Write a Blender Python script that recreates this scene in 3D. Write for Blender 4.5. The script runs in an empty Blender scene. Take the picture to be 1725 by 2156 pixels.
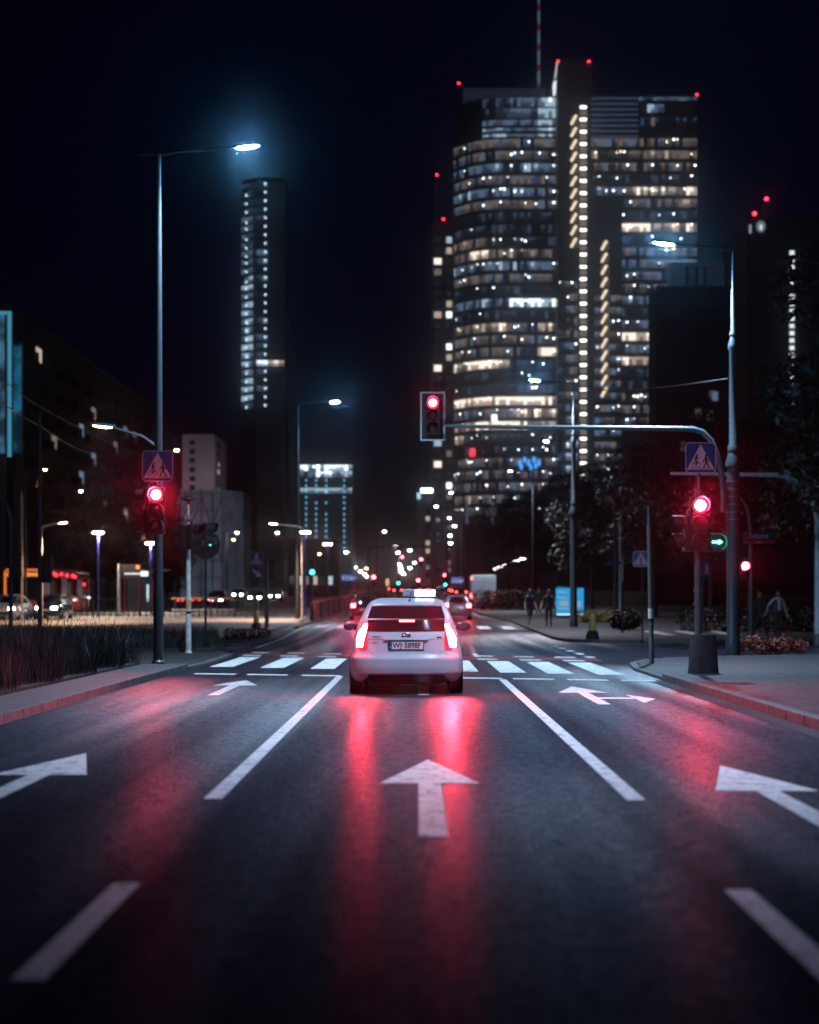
import bpy, math, random
from mathutils import Vector, Matrix
import numpy as np
random.seed(7)
R = math.radians
sc = bpy.context.scene
COL = sc.collection

# ------------------------------------------------------------------ camera
F, CX, HY, HC = 3594.0, 878.0, 1268.0, 1.42      # focal length and horizon in the units I measured with
cam_d = bpy.data.cameras.new('camera')
cam = bpy.data.objects.new('camera', cam_d)
COL.objects.link(cam)
cam.location = (0, 0, HC)
cam.rotation_euler = (R(90), 0, 0)
cam_d.sensor_fit = 'HORIZONTAL'
cam_d.sensor_width = 24.0
cam_d.lens = 50.0
cam_d.shift_x = -(CX - 862.5) / 1725.0
cam_d.shift_y = (HY - 1078.0) / 1725.0
cam_d.clip_end = 4000
cam_d.dof.use_dof = True
cam_d.dof.focus_distance = 26.6
cam_d.dof.aperture_fstop = 0.92
sc.camera = cam

# ------------------------------------------------------------------ night sky, faint glow of the city behind, exposure
world = bpy.data.worlds.new('World')
sc.world = world
world.use_nodes = True
wn = world.node_tree
bg = wn.nodes['Background']
sky = wn.nodes.new('ShaderNodeTexSky')
sky.sky_type = 'NISHITA'
sky.sun_disc = False
sky.sun_elevation = R(2.0)
sky.sun_rotation = R(188)
sky.air_density = 1.0
sky.dust_density = 0.3
sky.ozone_density = 4.0
hs = wn.nodes.new('ShaderNodeMix'); hs.data_type = 'RGBA'; hs.blend_type = 'MULTIPLY'
hs.inputs[0].default_value = 1.0
hs.inputs[7].default_value = (0.10, 0.22, 1.0, 1)
wn.links.new(sky.outputs[0], hs.inputs[6])
wn.links.new(hs.outputs[2], bg.inputs[0])
bg.inputs[1].default_value = 0.0025
sun_d = bpy.data.lights.new('city_glow', 'SUN')
sun_d.energy = 0.05
sun_d.angle = R(12)
sun_d.color = (0.80, 0.72, 1.0)
sun = bpy.data.objects.new('city_glow', sun_d)
COL.objects.link(sun)
sun.rotation_euler = (R(76), 0, R(-8))
vs = sc.view_settings
vs.view_transform = 'Standard'
vs.look = 'None'
vs.exposure = 0.0
vs.gamma = 1.0
vs.use_curve_mapping = False
cy = sc.cycles
cy.use_denoising = True
cy.max_bounces = 6
cy.diffuse_bounces = 2
cy.glossy_bounces = 3
cy.transmission_bounces = 4
cy.volume_bounces = 0
cy.sample_clamp_indirect = 4.0
cy.caustics_reflective = False
cy.caustics_refractive = False

# ------------------------------------------------------------------ geometry of the place
def gz(Y):                                        # the street climbs gently beyond the junction
    if Y <= 60: return 0.0
    if Y <= 70: return 0.0115 * (Y - 60) ** 2 / 20
    if Y >= 420: return 0.0115 * 355
    return 0.0115 * (Y - 65)
def gx(x, Y): return (x - CX) * Y / F
def gzv(y, Y): return HC - (y - HY) * Y / F
def at(x, y, Y): return Vector((gx(x, Y), Y, gzv(y, Y)))
def gy(y, z=0.0): return (HC - z) * F / (y - HY)  # distance of a ground point (flat part)

# ------------------------------------------------------------------ materials
MATS = {}
def pmat(name, col, rough=0.6, metal=0.0, var=0.2, scale=6.0, bump=0.0, bscale=60.0, coat=0.0, spec=0.5, stretch=(1, 1, 1)):
    if name in MATS: return MATS[name]
    m = bpy.data.materials.new(name); m.use_nodes = True
    nt = m.node_tree; b = nt.nodes['Principled BSDF']
    b.inputs['Roughness'].default_value = rough
    b.inputs['Metallic'].default_value = metal
    b.inputs['Coat Weight'].default_value = coat
    b.inputs['Specular IOR Level'].default_value = spec
    tc = nt.nodes.new('ShaderNodeTexCoord'); mp = nt.nodes.new('ShaderNodeMapping')
    mp.inputs['Scale'].default_value = stretch
    nt.links.new(tc.outputs['Object'], mp.inputs[0])
    n = nt.nodes.new('ShaderNodeTexNoise'); n.inputs['Scale'].default_value = scale; n.inputs['Detail'].default_value = 5
    nt.links.new(mp.outputs[0], n.inputs['Vector'])
    r = nt.nodes.new('ShaderNodeValToRGB')
    r.color_ramp.elements[0].position = 0.3; r.color_ramp.elements[1].position = 0.7
    r.color_ramp.elements[0].color = (*[c * (1 - var) for c in col], 1)
    r.color_ramp.elements[1].color = (*[min(1, c * (1 + var)) for c in col], 1)
    nt.links.new(n.outputs[0], r.inputs[0]); nt.links.new(r.outputs[0], b.inputs['Base Color'])
    if bump:
        n2 = nt.nodes.new('ShaderNodeTexNoise'); n2.inputs['Scale'].default_value = bscale
        nt.links.new(mp.outputs[0], n2.inputs['Vector'])
        bp = nt.nodes.new('ShaderNodeBump'); bp.inputs['Strength'].default_value = bump; bp.inputs['Distance'].default_value = 0.02
        nt.links.new(n2.outputs[0], bp.inputs['Height']); nt.links.new(bp.outputs[0], b.inputs['Normal'])
    MATS[name] = m
    return m
def emat(name, col, strength, sample=True, base=(0.02, 0.02, 0.02), rough=0.3):
    if name in MATS: return MATS[name]
    m = bpy.data.materials.new(name); m.use_nodes = True
    b = m.node_tree.nodes['Principled BSDF']
    b.inputs['Base Color'].default_value = (*base, 1)
    b.inputs['Roughness'].default_value = rough
    b.inputs['Emission Color'].default_value = (*col, 1)
    b.inputs['Emission Strength'].default_value = strength
    m.cycles.emission_sampling = 'AUTO' if sample else 'NONE'
    MATS[name] = m
    return m

def asphalt_mat(name, dark, light, tracks=True, red=None):
    m = bpy.data.materials.new(name); m.use_nodes = True
    nt = m.node_tree; N = nt.nodes.new; L = nt.links.new; b = nt.nodes['Principled BSDF']
    tc = N('ShaderNodeTexCoord')
    def noise(scale, stretch, detail=4, rough=0.5):
        mp = N('ShaderNodeMapping'); mp.inputs['Scale'].default_value = stretch; L(tc.outputs['Object'], mp.inputs[0])
        n = N('ShaderNodeTexNoise'); n.inputs['Scale'].default_value = scale; n.inputs['Detail'].default_value = detail
        n.inputs['Roughness'].default_value = rough
        L(mp.outputs[0], n.inputs['Vector']); return n.outputs[0]
    def ramp(v, a, bb, ca, cb):
        r = N('ShaderNodeMapRange'); r.inputs[1].default_value = a; r.inputs[2].default_value = bb
        r.inputs[3].default_value = ca; r.inputs[4].default_value = cb; L(v, r.inputs[0]); return r.outputs[0]
    agg = noise(90, (1, 1, 1), 3, 0.7); grit = noise(42, (1, 0.8, 1), 5, 0.85); blot = noise(9.0, (1, 0.6, 1), 8, 0.8)
    patch = noise(0.35, (1, 0.35, 1), 5)
    lane = noise(1.0, (0.95, 0.012, 1), 2)
    fac = N('ShaderNodeMath'); fac.operation = 'ADD'
    f0 = N('ShaderNodeMath'); f0.operation = 'ADD'
    L(ramp(agg, 0.25, 0.75, -0.3, 0.3), f0.inputs[0]); L(ramp(grit, 0.38, 0.62, -0.55, 0.55), f0.inputs[1])
    f1 = N('ShaderNodeMath'); f1.operation = 'ADD'
    L(f0.outputs[0], f1.inputs[0]); L(ramp(blot, 0.3, 0.7, -0.25, 0.25), f1.inputs[1])
    L(f1.outputs[0], fac.inputs[0]); L(ramp(patch, 0.3, 0.7, 0.2, 0.8), fac.inputs[1])
    mix = N('ShaderNodeMix'); mix.data_type = 'RGBA'
    L(fac.outputs[0], mix.inputs[0]); mix.inputs[6].default_value = (*dark, 1); mix.inputs[7].default_value = (*light, 1)
    mix.clamp_factor = True
    ra = N('ShaderNodeMath'); ra.operation = 'ADD'
    L(ramp(lane, 0.35, 0.65, 0.43, 0.55), ra.inputs[0]); L(ramp(patch, 0.3, 0.7, -0.02, 0.04), ra.inputs[1])
    bp = N('ShaderNodeBump'); bp.inputs['Strength'].default_value = 0.2; bp.inputs['Distance'].default_value = 0.006
    L(noise(70, (1, 1, 1), 4, 0.75), bp.inputs['Height'])
    nt.nodes.remove(b)
    df = N('ShaderNodeBsdfDiffuse'); gl = N('ShaderNodeBsdfGlossy'); gl.distribution = 'BECKMANN'
    vm = N('ShaderNodeMapping'); vm.inputs['Scale'].default_value = (0.5, 0.22, 1); L(tc.outputs['Object'], vm.inputs[0])
    wp = N('ShaderNodeTexNoise'); wp.inputs['Scale'].default_value = 1.6; wp.inputs['Detail'].default_value = 6; L(tc.outputs['Object'], wp.inputs['Vector'])
    va = N('ShaderNodeVectorMath'); va.operation = 'MULTIPLY_ADD'; va.inputs[1].default_value = (0.35, 0.35, 0)
    L(wp.outputs['Color'], va.inputs[0]); L(vm.outputs[0], va.inputs[2])
    vo = N('ShaderNodeTexVoronoi'); vo.feature = 'DISTANCE_TO_EDGE'; vo.inputs['Scale'].default_value = 1.0; L(va.outputs[0], vo.inputs['Vector'])
    ck = N('ShaderNodeMath'); ck.operation = 'MAXIMUM'
    L(ramp(vo.outputs['Distance'], 0.003, 0.010, 0.35, 1.0), ck.inputs[0]); L(ramp(patch, 0.50, 0.56, 1.0, 0.0), ck.inputs[1])
    tk = N('ShaderNodeMath'); tk.operation = 'MULTIPLY'; L(ck.outputs[0], tk.inputs[0]); L(ramp(lane, 0.42, 0.58, 1.15, 0.75), tk.inputs[1])
    mk = N('ShaderNodeMix'); mk.data_type = 'RGBA'; mk.blend_type = 'MULTIPLY'; mk.inputs[0].default_value = 1.0
    L(mix.outputs[2], mk.inputs[6]); L(tk.outputs[0], mk.inputs[7])
    L(mk.outputs[2], df.inputs['Color']); L(ra.outputs[0], gl.inputs['Roughness'])
    L(bp.outputs[0], gl.inputs['Normal']); L(bp.outputs[0], df.inputs['Normal'])
    fr = N('ShaderNodeFresnel'); fr.inputs['IOR'].default_value = 1.17
    am = N('ShaderNodeMath'); am.operation = 'MULTIPLY'
    g1 = N('ShaderNodeMath'); g1.operation = 'MULTIPLY'; g2 = N('ShaderNodeMath'); g2.operation = 'MULTIPLY'
    L(ramp(grit, 0.42, 0.60, 0.15, 1.8), g1.inputs[0]); L(ramp(blot, 0.36, 0.64, 0.45, 1.5), g1.inputs[1])
    L(g1.outputs[0], g2.inputs[0]); L(ramp(lane, 0.40, 0.60, 1.25, 0.34), g2.inputs[1])
    pw_ = N('ShaderNodeMath'); pw_.operation = 'POWER'; pw_.inputs[1].default_value = 2.6; L(fr.outputs[0], pw_.inputs[0])
    L(pw_.outputs[0], am.inputs[0]); L(g2.outputs[0], am.inputs[1])
    gn = N('ShaderNodeBsdfGlossy'); gn.distribution = 'BECKMANN'; gn.inputs['Roughness'].default_value = 0.23     # polished stone tops
    L(bp.outputs[0], gn.inputs['Normal'])
    gm = N('ShaderNodeMixShader'); gm.inputs[0].default_value = 0.33; L(gl.outputs[0], gm.inputs[1]); L(gn.outputs[0], gm.inputs[2])
    ms = N('ShaderNodeMixShader'); L(am.outputs[0], ms.inputs[0]); L(df.outputs[0], ms.inputs[1]); L(gm.outputs[0], ms.inputs[2])
    L(ms.outputs[0], nt.nodes['Material Output'].inputs['Surface'])
    MATS[name] = m
    return m

def paint_mat(name):                              # worn white road paint
    m = bpy.data.materials.new(name); m.use_nodes = True
    nt = m.node_tree; N = nt.nodes.new; L = nt.links.new; b = nt.nodes['Principled BSDF']
    tc = N('ShaderNodeTexCoord'); n = N('ShaderNodeTexNoise'); n.inputs['Scale'].default_value = 5; n.inputs['Detail'].default_value = 10
    n.inputs['Roughness'].default_value = 0.8
    L(tc.outputs['Object'], n.inputs['Vector'])
    r = N('ShaderNodeValToRGB'); e = r.color_ramp.elements
    e[0].position = 0.33; e[0].color = (0.17, 0.17, 0.18, 1); e[1].position = 0.50; e[1].color = (0.8, 0.8, 0.77, 1)
    L(n.outputs[0], r.inputs[0]); L(r.outputs[0], b.inputs['Base Color'])
    b.inputs['Roughness'].default_value = 0.55
    b.inputs['Specular IOR Level'].default_value = 0.3
    bp = N('ShaderNodeBump'); bp.inputs['Strength'].default_value = 0.4; bp.inputs['Distance'].default_value = 0.006
    n2 = N('ShaderNodeTexNoise'); n2.inputs['Scale'].default_value = 60; L(tc.outputs['Object'], n2.inputs['Vector'])
    L(n2.outputs[0], bp.inputs['Height']); L(bp.outputs[0], b.inputs['Normal'])
    n3 = N('ShaderNodeTexNoise'); n3.inputs['Scale'].default_value = 16; n3.inputs['Detail'].default_value = 8; n3.inputs['Roughness'].default_value = 0.7
    L(tc.outputs['Object'], n3.inputs['Vector'])
    sm_ = N('ShaderNodeMath'); sm_.operation = 'ADD'; hf = N('ShaderNodeMath'); hf.operation = 'MULTIPLY'; hf.inputs[1].default_value = 0.5
    L(n.outputs[0], hf.inputs[0]); L(n3.outputs[0], sm_.inputs[0]); L(hf.outputs[0], sm_.inputs[1])
    mr = N('ShaderNodeMapRange'); mr.inputs[1].default_value = 0.60; mr.inputs[2].default_value = 0.68; L(sm_.outputs[0], mr.inputs[0])
    tr = N('ShaderNodeBsdfTransparent'); mxs = N('ShaderNodeMixShader')
    L(mr.outputs[0], mxs.inputs[0]); L(tr.outputs[0], mxs.inputs[1]); L(b.outputs[0], mxs.inputs[2])
    L(mxs.outputs[0], nt.nodes['Material Output'].inputs['Surface'])
    MATS[name] = m
    return m
def paving_mat(name, col, w, h, mortar=0.25):
    m = bpy.data.materials.new(name); m.use_nodes = True
    nt = m.node_tree; N = nt.nodes.new; L = nt.links.new; b = nt.nodes['Principled BSDF']
    tc = N('ShaderNodeTexCoord'); br = N('ShaderNodeTexBrick')
    br.inputs['Scale'].default_value = 1.0
    br.inputs['Brick Width'].default_value = w; br.inputs['Row Height'].default_value = h
    br.inputs['Mortar Size'].default_value = 0.03 if w > 0.3 else 0.014
    br.inputs['Color1'].default_value = (*[c * 1.15 for c in col], 1)
    br.inputs['Color2'].default_value = (*[c * 0.8 for c in col], 1)
    br.inputs['Mortar'].default_value = (*[c * mortar for c in col], 1)
    L(tc.outputs['Object'], br.inputs['Vector'])
    n = N('ShaderNodeTexNoise'); n.inputs['Scale'].default_value = 1.3; n.inputs['Detail'].default_value = 6
    L(tc.outputs['Object'], n.inputs['Vector'])
    mx = N('ShaderNodeMix'); mx.data_type = 'RGBA'; mx.blend_type = 'MULTIPLY'; mx.inputs[0].default_value = 0.6
    L(br.outputs[0], mx.inputs[6]); L(n.outputs[0], mx.inputs[7]); L(mx.outputs[2], b.inputs['Base Color'])
    b.inputs['Roughness'].default_value = 0.65
    bp = N('ShaderNodeBump'); bp.inputs['Strength'].default_value = 0.5; bp.inputs['Distance'].default_value = 0.01
    L(br.outputs[1], bp.inputs['Height']); bp.invert = True; L(bp.outputs[0], b.inputs['Normal'])
    MATS[name] = m
    return m

M_asph = asphalt_mat('asphalt', (0.014, 0.013, 0.020), (0.078, 0.072, 0.096))
M_paint = paint_mat('road_paint')
M_redasph = pmat('red_asphalt', (0.16, 0.035, 0.03), 0.5, var=0.3, scale=4, bump=0.4, bscale=80)
M_slabs = paving_mat('paving_slabs', (0.058, 0.050, 0.056), 0.5, 0.5)
M_brick = paving_mat('paving_bricks', (0.17, 0.14, 0.14), 0.2, 0.1)
M_warmpave = pmat('pale_paving', (0.34, 0.30, 0.27), 0.6, var=0.25, scale=0.7, bump=0.2)
M_kerb = pmat('kerb_concrete', (0.095, 0.092, 0.098), 0.7, var=0.3, scale=5, bump=0.3)
M_soil = pmat('soil', (0.02, 0.022, 0.02), 0.9, var=0.4, scale=3)
M_galv = pmat('galvanised_steel', (0.20, 0.22, 0.24), 0.42, 0.7, var=0.15, scale=10)
M_grey = pmat('grey_paint', (0.06, 0.075, 0.09), 0.4, 0.2, var=0.15, scale=10)
M_dark = pmat('dark_paint', (0.03, 0.035, 0.045), 0.4, 0.1, var=0.2, scale=8)
M_black = pmat('black_plastic', (0.012, 0.012, 0.013), 0.45, var=0.3)
M_rubber = pmat('rubber', (0.015, 0.015, 0.016), 0.75, var=0.3)
M_whitepost = pmat('pale_worn_paint', (0.5, 0.5, 0.5), 0.5, var=0.3, scale=6)
M_concrete = pmat('dark_concrete', (0.02, 0.021, 0.026), 0.8, var=0.3, scale=9, bump=0.4)
M_blue = pmat('sign_blue', (0.012, 0.06, 0.25), 0.4, var=0.1)
M_white = pmat('sign_white', (0.7, 0.7, 0.7), 0.45, var=0.05)
M_signred = pmat('sign_red', (0.5, 0.02, 0.02), 0.4, var=0.1)
M_ink = pmat('black_ink', (0.012, 0.012, 0.014), 0.5)
M_yellow = pmat('yellow_film', (0.6, 0.5, 0.12), 0.5, var=0.15)
M_leaf = pmat('leaf', (0.02, 0.03, 0.021), 0.55, var=0.45, scale=1.5)
M_grass = pmat('grass_blade', (0.010, 0.022, 0.022), 0.6, var=0.5, scale=2)
M_bark = pmat('bark', (0.07, 0.055, 0.045), 0.9, var=0.3, bump=0.5)
M_glassdark = pmat('dark_glass', (0.006, 0.006, 0.008), 0.06, var=0.1, spec=0.6)
M_chrome = pmat('chrome', (0.6, 0.6, 0.62), 0.15, 1.0, var=0.05)
# lamps that are lit
E_lamp = emat('lamp_cool', (0.16, 0.54, 1.0), 1300.0)
E_lamp_mid = emat('lamp_cool_mid', (0.62, 0.84, 1.0), 150.0)
E_far = emat('lamp_far', (1.0, 0.95, 0.9), 22.0, False)
E_farcool = emat('lamp_far_cool', (0.8, 0.95, 1.0), 22.0, False)
E_warm = emat('lamp_warm', (1.0, 0.66, 0.40), 60.0)
E_tube = emat('lamp_platform', (1.0, 0.88, 0.72), 60.0)
E_red = emat('signal_red', (1.0, 0.016, 0.05), 1250.0)
E_redrim = emat('signal_red_rim', (1.0, 0.012, 0.03), 7.0)
E_redarm = emat('signal_red_arm', (1.0, 0.02, 0.045), 170.0)
E_redfar = emat('signal_red_far', (1.0, 0.08, 0.10), 30.0, False)
E_green = emat('signal_green', (0.02, 1.0, 0.75), 60.0)
E_greendim = emat('signal_green_far', (0.02, 0.8, 0.5), 3.0, False)
E_brake = emat('brake_light', (1.0, 0.03, 0.055), 1500.0)
E_tail = emat('tail_lens_glow', (1.0, 0.02, 0.04), 0.9, True, base=(0.3, 0.01, 0.01), rough=0.15)
E_tailfar = emat('tail_light_far', (1.0, 0.07, 0.09), 16.0, False)
E_tailnear = emat('tail_light_near', (1.0, 0.05, 0.07), 60.0)
E_head = emat('headlight', (0.85, 0.95, 1.0), 40.0, False)
E_taxi = emat('taxi_sign_lit', (1.0, 0.98, 0.95), 5.0)
E_beacon = emat('aircraft_beacon', (1.0, 0.02, 0.05), 14.0, False)
M_lensoff = pmat('unlit_lens', (0.03, 0.02, 0.02), 0.2, var=0.2)
M_carwhite = pmat('white_car_paint', (0.44, 0.47, 0.52), 0.30, var=0.05, scale=3, coat=0.25, spec=0.25)

# ------------------------------------------------------------------ mesh helpers
class MB:
    def __init__(s): s.v = []; s.f = []; s.m = []; s.mi = 0
    def add(s, vs, fs):
        o = len(s.v); s.v += [tuple(v) for v in vs]
        for f in fs: s.f.append(tuple(i + o for i in f)); s.m.append(s.mi)
        return s
    def box(s, c, d, M=None):
        x, y, z = [k / 2 for k in d]
        vs = [Vector((sx * x, sy * y, sz * z)) for sz in (-1, 1) for sy in (-1, 1) for sx in (-1, 1)]
        if M is not None: vs = [M @ v for v in vs]
        c = Vector(c)
        return s.add([v + c for v in vs], [(0, 2, 3, 1), (4, 5, 7, 6), (0, 1, 5, 4), (2, 6, 7, 3), (0, 4, 6, 2), (1, 3, 7, 5)])
    def tube(s, pts, rad, n=12, caps=True):
        pts = [Vector(p) for p in pts]
        if not hasattr(rad, '__len__'): rad = [rad] * len(pts)
        rings = []; up = None
        for i, p in enumerate(pts):
            t = (pts[min(i + 1, len(pts) - 1)] - pts[max(i - 1, 0)]).normalized()
            if up is None:
                up = Vector((0, 0, 1)) if abs(t.z) < 0.9 else Vector((1, 0, 0))
            a = t.cross(up).normalized(); b = a.cross(t).normalized(); up = b
            rings.append([p + (a * math.cos(k * 2 * math.pi / n) + b * math.sin(k * 2 * math.pi / n)) * rad[i] for k in range(n)])
        vs = [v for r in rings for v in r]; fs = []
        for i in range(len(pts) - 1):
            for k in range(n):
                k2 = (k + 1) % n
                fs.append((i * n + k, (i + 1) * n + k, (i + 1) * n + k2, i * n + k2))
        if caps: fs += [tuple(range(n)), tuple(range((len(pts) - 1) * n, len(pts) * n))[::-1]]
        return s.add(vs, fs)
    def lathe(s, prof, c=(0, 0, 0), n=20):        # (r, z) profile about z
        c = Vector(c); vs = []; fs = []
        for r, z in prof:
            for k in range(n):
                a = k * 2 * math.pi / n; vs.append(c + Vector((r * math.cos(a), r * math.sin(a), z)))
        for i in range(len(prof) - 1):
            for k in range(n):
                k2 = (k + 1) % n; fs.append((i * n + k, i * n + k2, (i + 1) * n + k2, (i + 1) * n + k))
        if prof[0][0] > 1e-6: fs.append(tuple(range(n))[::-1])
        if prof[-1][0] > 1e-6: fs.append(tuple(range((len(prof) - 1) * n, len(prof) * n)))
        return s.add(vs, fs)
    def prism(s, poly, z0, z1):                   # outline in x,y
        n = len(poly)
        vs = [(x, y, z0) for x, y in poly] + [(x, y, z1) for x, y in poly]
        fs = [tuple(range(n))[::-1], tuple(range(n, 2 * n))] + [(i, (i + 1) % n, (i + 1) % n + n, i + n) for i in range(n)]
        return s.add(vs, fs)
    def slab(s, poly, y0, y1):                    # outline in x,z, thickness along y
        n = len(poly)
        vs = [(x, y0, z) for x, z in poly] + [(x, y1, z) for x, z in poly]
        fs = [tuple(range(n)), tuple(range(n, 2 * n))[::-1]] + [(i, i + n, (i + 1) % n + n, (i + 1) % n) for i in range(n)]
        return s.add(vs, fs)
    def stroke(s, pts, w, y0, y1):                # ribbon in the x,z plane
        for (x0, z0), (x1, z1) in zip(pts[:-1], pts[1:]):
            d = Vector((x1 - x0, z1 - z0)); 
            if d.length < 1e-6: continue
            d.normalize(); nx, nz = -d.y * w / 2, d.x * w / 2
            s.slab([(x0 + nx, z0 + nz), (x0 - nx, z0 - nz), (x1 - nx, z1 - nz), (x1 + nx, z1 + nz)], y0, y1)
        return s
    def cap(s, c, r, depth, n=20, ax='y'):        # convex disc facing -y (or -z)
        c = Vector(c); rings = [(1.0, 0.0), (0.75, 0.55), (0.4, 0.88)]
        vs = []; fs = []
        for rr, dd in rings:
            for k in range(n):
                a = k * 2 * math.pi / n
                if ax == 'y': vs.append(c + Vector((r * rr * math.cos(a), -depth * dd, r * rr * math.sin(a))))
                else: vs.append(c + Vector((r * rr * math.cos(a), -r * rr * math.sin(a), -depth * dd)))
        vs.append(c + (Vector((0, -depth, 0)) if ax == 'y' else Vector((0, 0, -depth))))
        for i in range(2):
            for k in range(n):
                k2 = (k + 1) % n; fs.append((i * n + k, i * n + k2, (i + 1) * n + k2, (i + 1) * n + k))
        for k in range(n): fs.append((2 * n + k, 2 * n + (k + 1) % n, 3 * n))
        return s.add(vs, fs)
    def build(s, name, mat, parent=None, smooth=False, bevel=0, loc=None, sharp=35):
        me = bpy.data.meshes.new(name)
        me.from_pydata(s.v, [], s.f)
        for mm in (mat if isinstance(mat, (list, tuple)) else [mat]): me.materials.append(mm)
        if isinstance(mat, (list, tuple)): me.polygons.foreach_set('material_index', s.m)
        if smooth:
            me.polygons.foreach_set('use_smooth', [True] * len(s.f))
            try: me.set_sharp_from_angle(angle=R(sharp))
            except Exception: pass
        me.update()
        o = bpy.data.objects.new(name, me); COL.objects.link(o)
        if parent is not None: o.parent = parent
        if loc is not None: o.location = loc
        if bevel:
            b = o.modifiers.new('bevel', 'BEVEL'); b.width = bevel; b.segments = 2; b.limit_method = 'ANGLE'
        return o

def tag(o, label, cat, group=None):
    o['label'] = label; o['category'] = cat
    if group: o['group'] = group
    return o
def thing(name, label, cat, loc=(0, 0, 0), rz=0.0, group=None, s=1.0):
    o = bpy.data.objects.new(name, None); COL.objects.link(o)
    o.empty_display_size = 0.2
    o.location = loc; o.rotation_euler = (0, 0, rz); o.scale = (s, s, s)
    return tag(o, label, cat, group)
def structure(o): o['kind'] = 'structure'; return o
def dup(o, label=None, loc=None, rz=None, group=None, parent=None):
    c = o.copy(); COL.objects.link(c)
    if parent is not None: c.parent = parent
    if label: c['label'] = label
    if group: c['group'] = group
    if loc is not None: c.location = loc
    if rz is not None: c.rotation_euler = (0, 0, rz)
    for ch in list(o.children): dup(ch, parent=c)
    return c
def text(body, size, name, mat, parent, loc, depth=0.002, sx=1.0, align='CENTER', bold=0.0):
    cu = bpy.data.curves.new('lettering', 'FONT'); cu.body = body; cu.size = size
    cu.offset = bold; cu.align_x = align; cu.align_y = 'CENTER'; cu.extrude = depth
    t = bpy.data.objects.new('lettering', cu); COL.objects.link(t)
    me = bpy.data.meshes.new_from_object(t.evaluated_get(bpy.context.evaluated_depsgraph_get()))
    bpy.data.objects.remove(t); bpy.data.curves.remove(cu)
    me.transform(Matrix.Scale(sx, 4, (1, 0, 0)))
    me.transform(Matrix.Rotation(R(90), 4, 'X'))
    me.name = name; me.materials.clear(); me.materials.append(mat)
    o = bpy.data.objects.new(name, me); COL.objects.link(o); o.parent = parent; o.location = loc
    return o

# ------------------------------------------------------------------ ground and roads
YS = [-60, -30, 0, 20, 40, 55, 60, 63, 66, 70, 80, 90, 100, 120, 150, 200, 250, 300, 350, 400, 420, 440, 600, 1180]
def strip(name, x0, x1, y0, y1, mat, dz, thick=None, mesh=None):
    ys = sorted({y0, y1, *[y for y in YS if y0 < y < y1]})
    mb = mesh or MB()
    fx0 = x0 if callable(x0) else (lambda y: x0); fx1 = x1 if callable(x1) else (lambda y: x1)
    n = len(ys); vs = []; fs = []
    for y in ys:
        z = gz(y) + dz
        vs += [(fx0(y), y, z), (fx1(y), y, z)]
    if thick:
        for y in ys:
            z = gz(y) + dz - thick; vs += [(fx0(y), y, z), (fx1(y), y, z)]
    for i in range(n - 1):
        a = 2 * i
        fs.append((a, a + 1, a + 3, a + 2))
        if thick:
            b = a + 2 * n
            fs += [(a, a + 2, b + 2, b), (a + 1, b + 1, b + 3, a + 3)]
    if thick:
        b = 2 * n
        fs += [(0, b, b + 1, 1), (2 * n - 2, 2 * n - 1, b + 2 * n - 1, b + 2 * n - 2)]
    mb.add(vs, fs)
    return mb.build(name, mat) if mesh is None else mb

structure(strip('ground', -620, 620, -58, 1180, M_soil, -0.06))
structure(strip('road', -13.5, 60, -58, 600, M_asph, 0.0))
structure(strip('side_road', -70, -14.0, -58, 64, M_asph, 0.0))
structure(strip('plaza', -90, -6.6, 66, 420, M_warmpave, 0.03))
# near right pavement, kerb and dropped corner
def poly_raised(name, poly, z, mat): return structure(MB().prism(poly, -0.05, z).build(name, mat))
poly_raised('pavement', [(4.62, -50), (30, -50), (30, 31.0), (4.62, 31.0)], 0.12, M_slabs)
corner = [(4.62, 31.0), (30, 31.0), (30, 46.5), (14, 45.2), (10, 44.0), (7.6, 42.9), (6.4, 41.8), (5.5, 40.2), (4.95, 38.2), (4.68, 35.5)]
poly_raised('pavement', corner, 0.06, M_slabs)
def kerb(name, line, top, w=0.16):
    mb = MB()
    for i in range(len(line) - 1):
        a, b = Vector(line[i]), Vector(line[i + 1]); L = (b - a).length; k = max(1, round(L))
        d = (b - a).normalized(); nrm = Vector((-d.y, d.x)) * w / 2
        for j in range(k):
            p, q = a + d * (L * j / k + 0.012), a + d * (L * (j + 1) / k - 0.012)
            t = top(p.y) if callable(top) else top
            mb.prism([tuple(p - nrm), tuple(q - nrm), tuple(q + nrm), tuple(p + nrm)], -0.05 + gz(p.y), gz(p.y) + t)
    return structure(mb.build(name, M_kerb, bevel=0.012))
kerb('kerb', [(4.53, -20), (4.53, 29.5), (4.53, 31.0)], 0.125)
kerb('kerb', [(4.54, 31.02), (4.58, 35.4), (4.85, 38.3), (5.4, 40.3), (6.33, 41.9), (7.5, 43.05), (9.9, 44.15), (14, 45.35), (30, 46.65)], 0.062)
strip('gutter', 4.16, 4.44, -20, 31, M_concrete, 0.004)['kind'] = 'structure'
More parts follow.
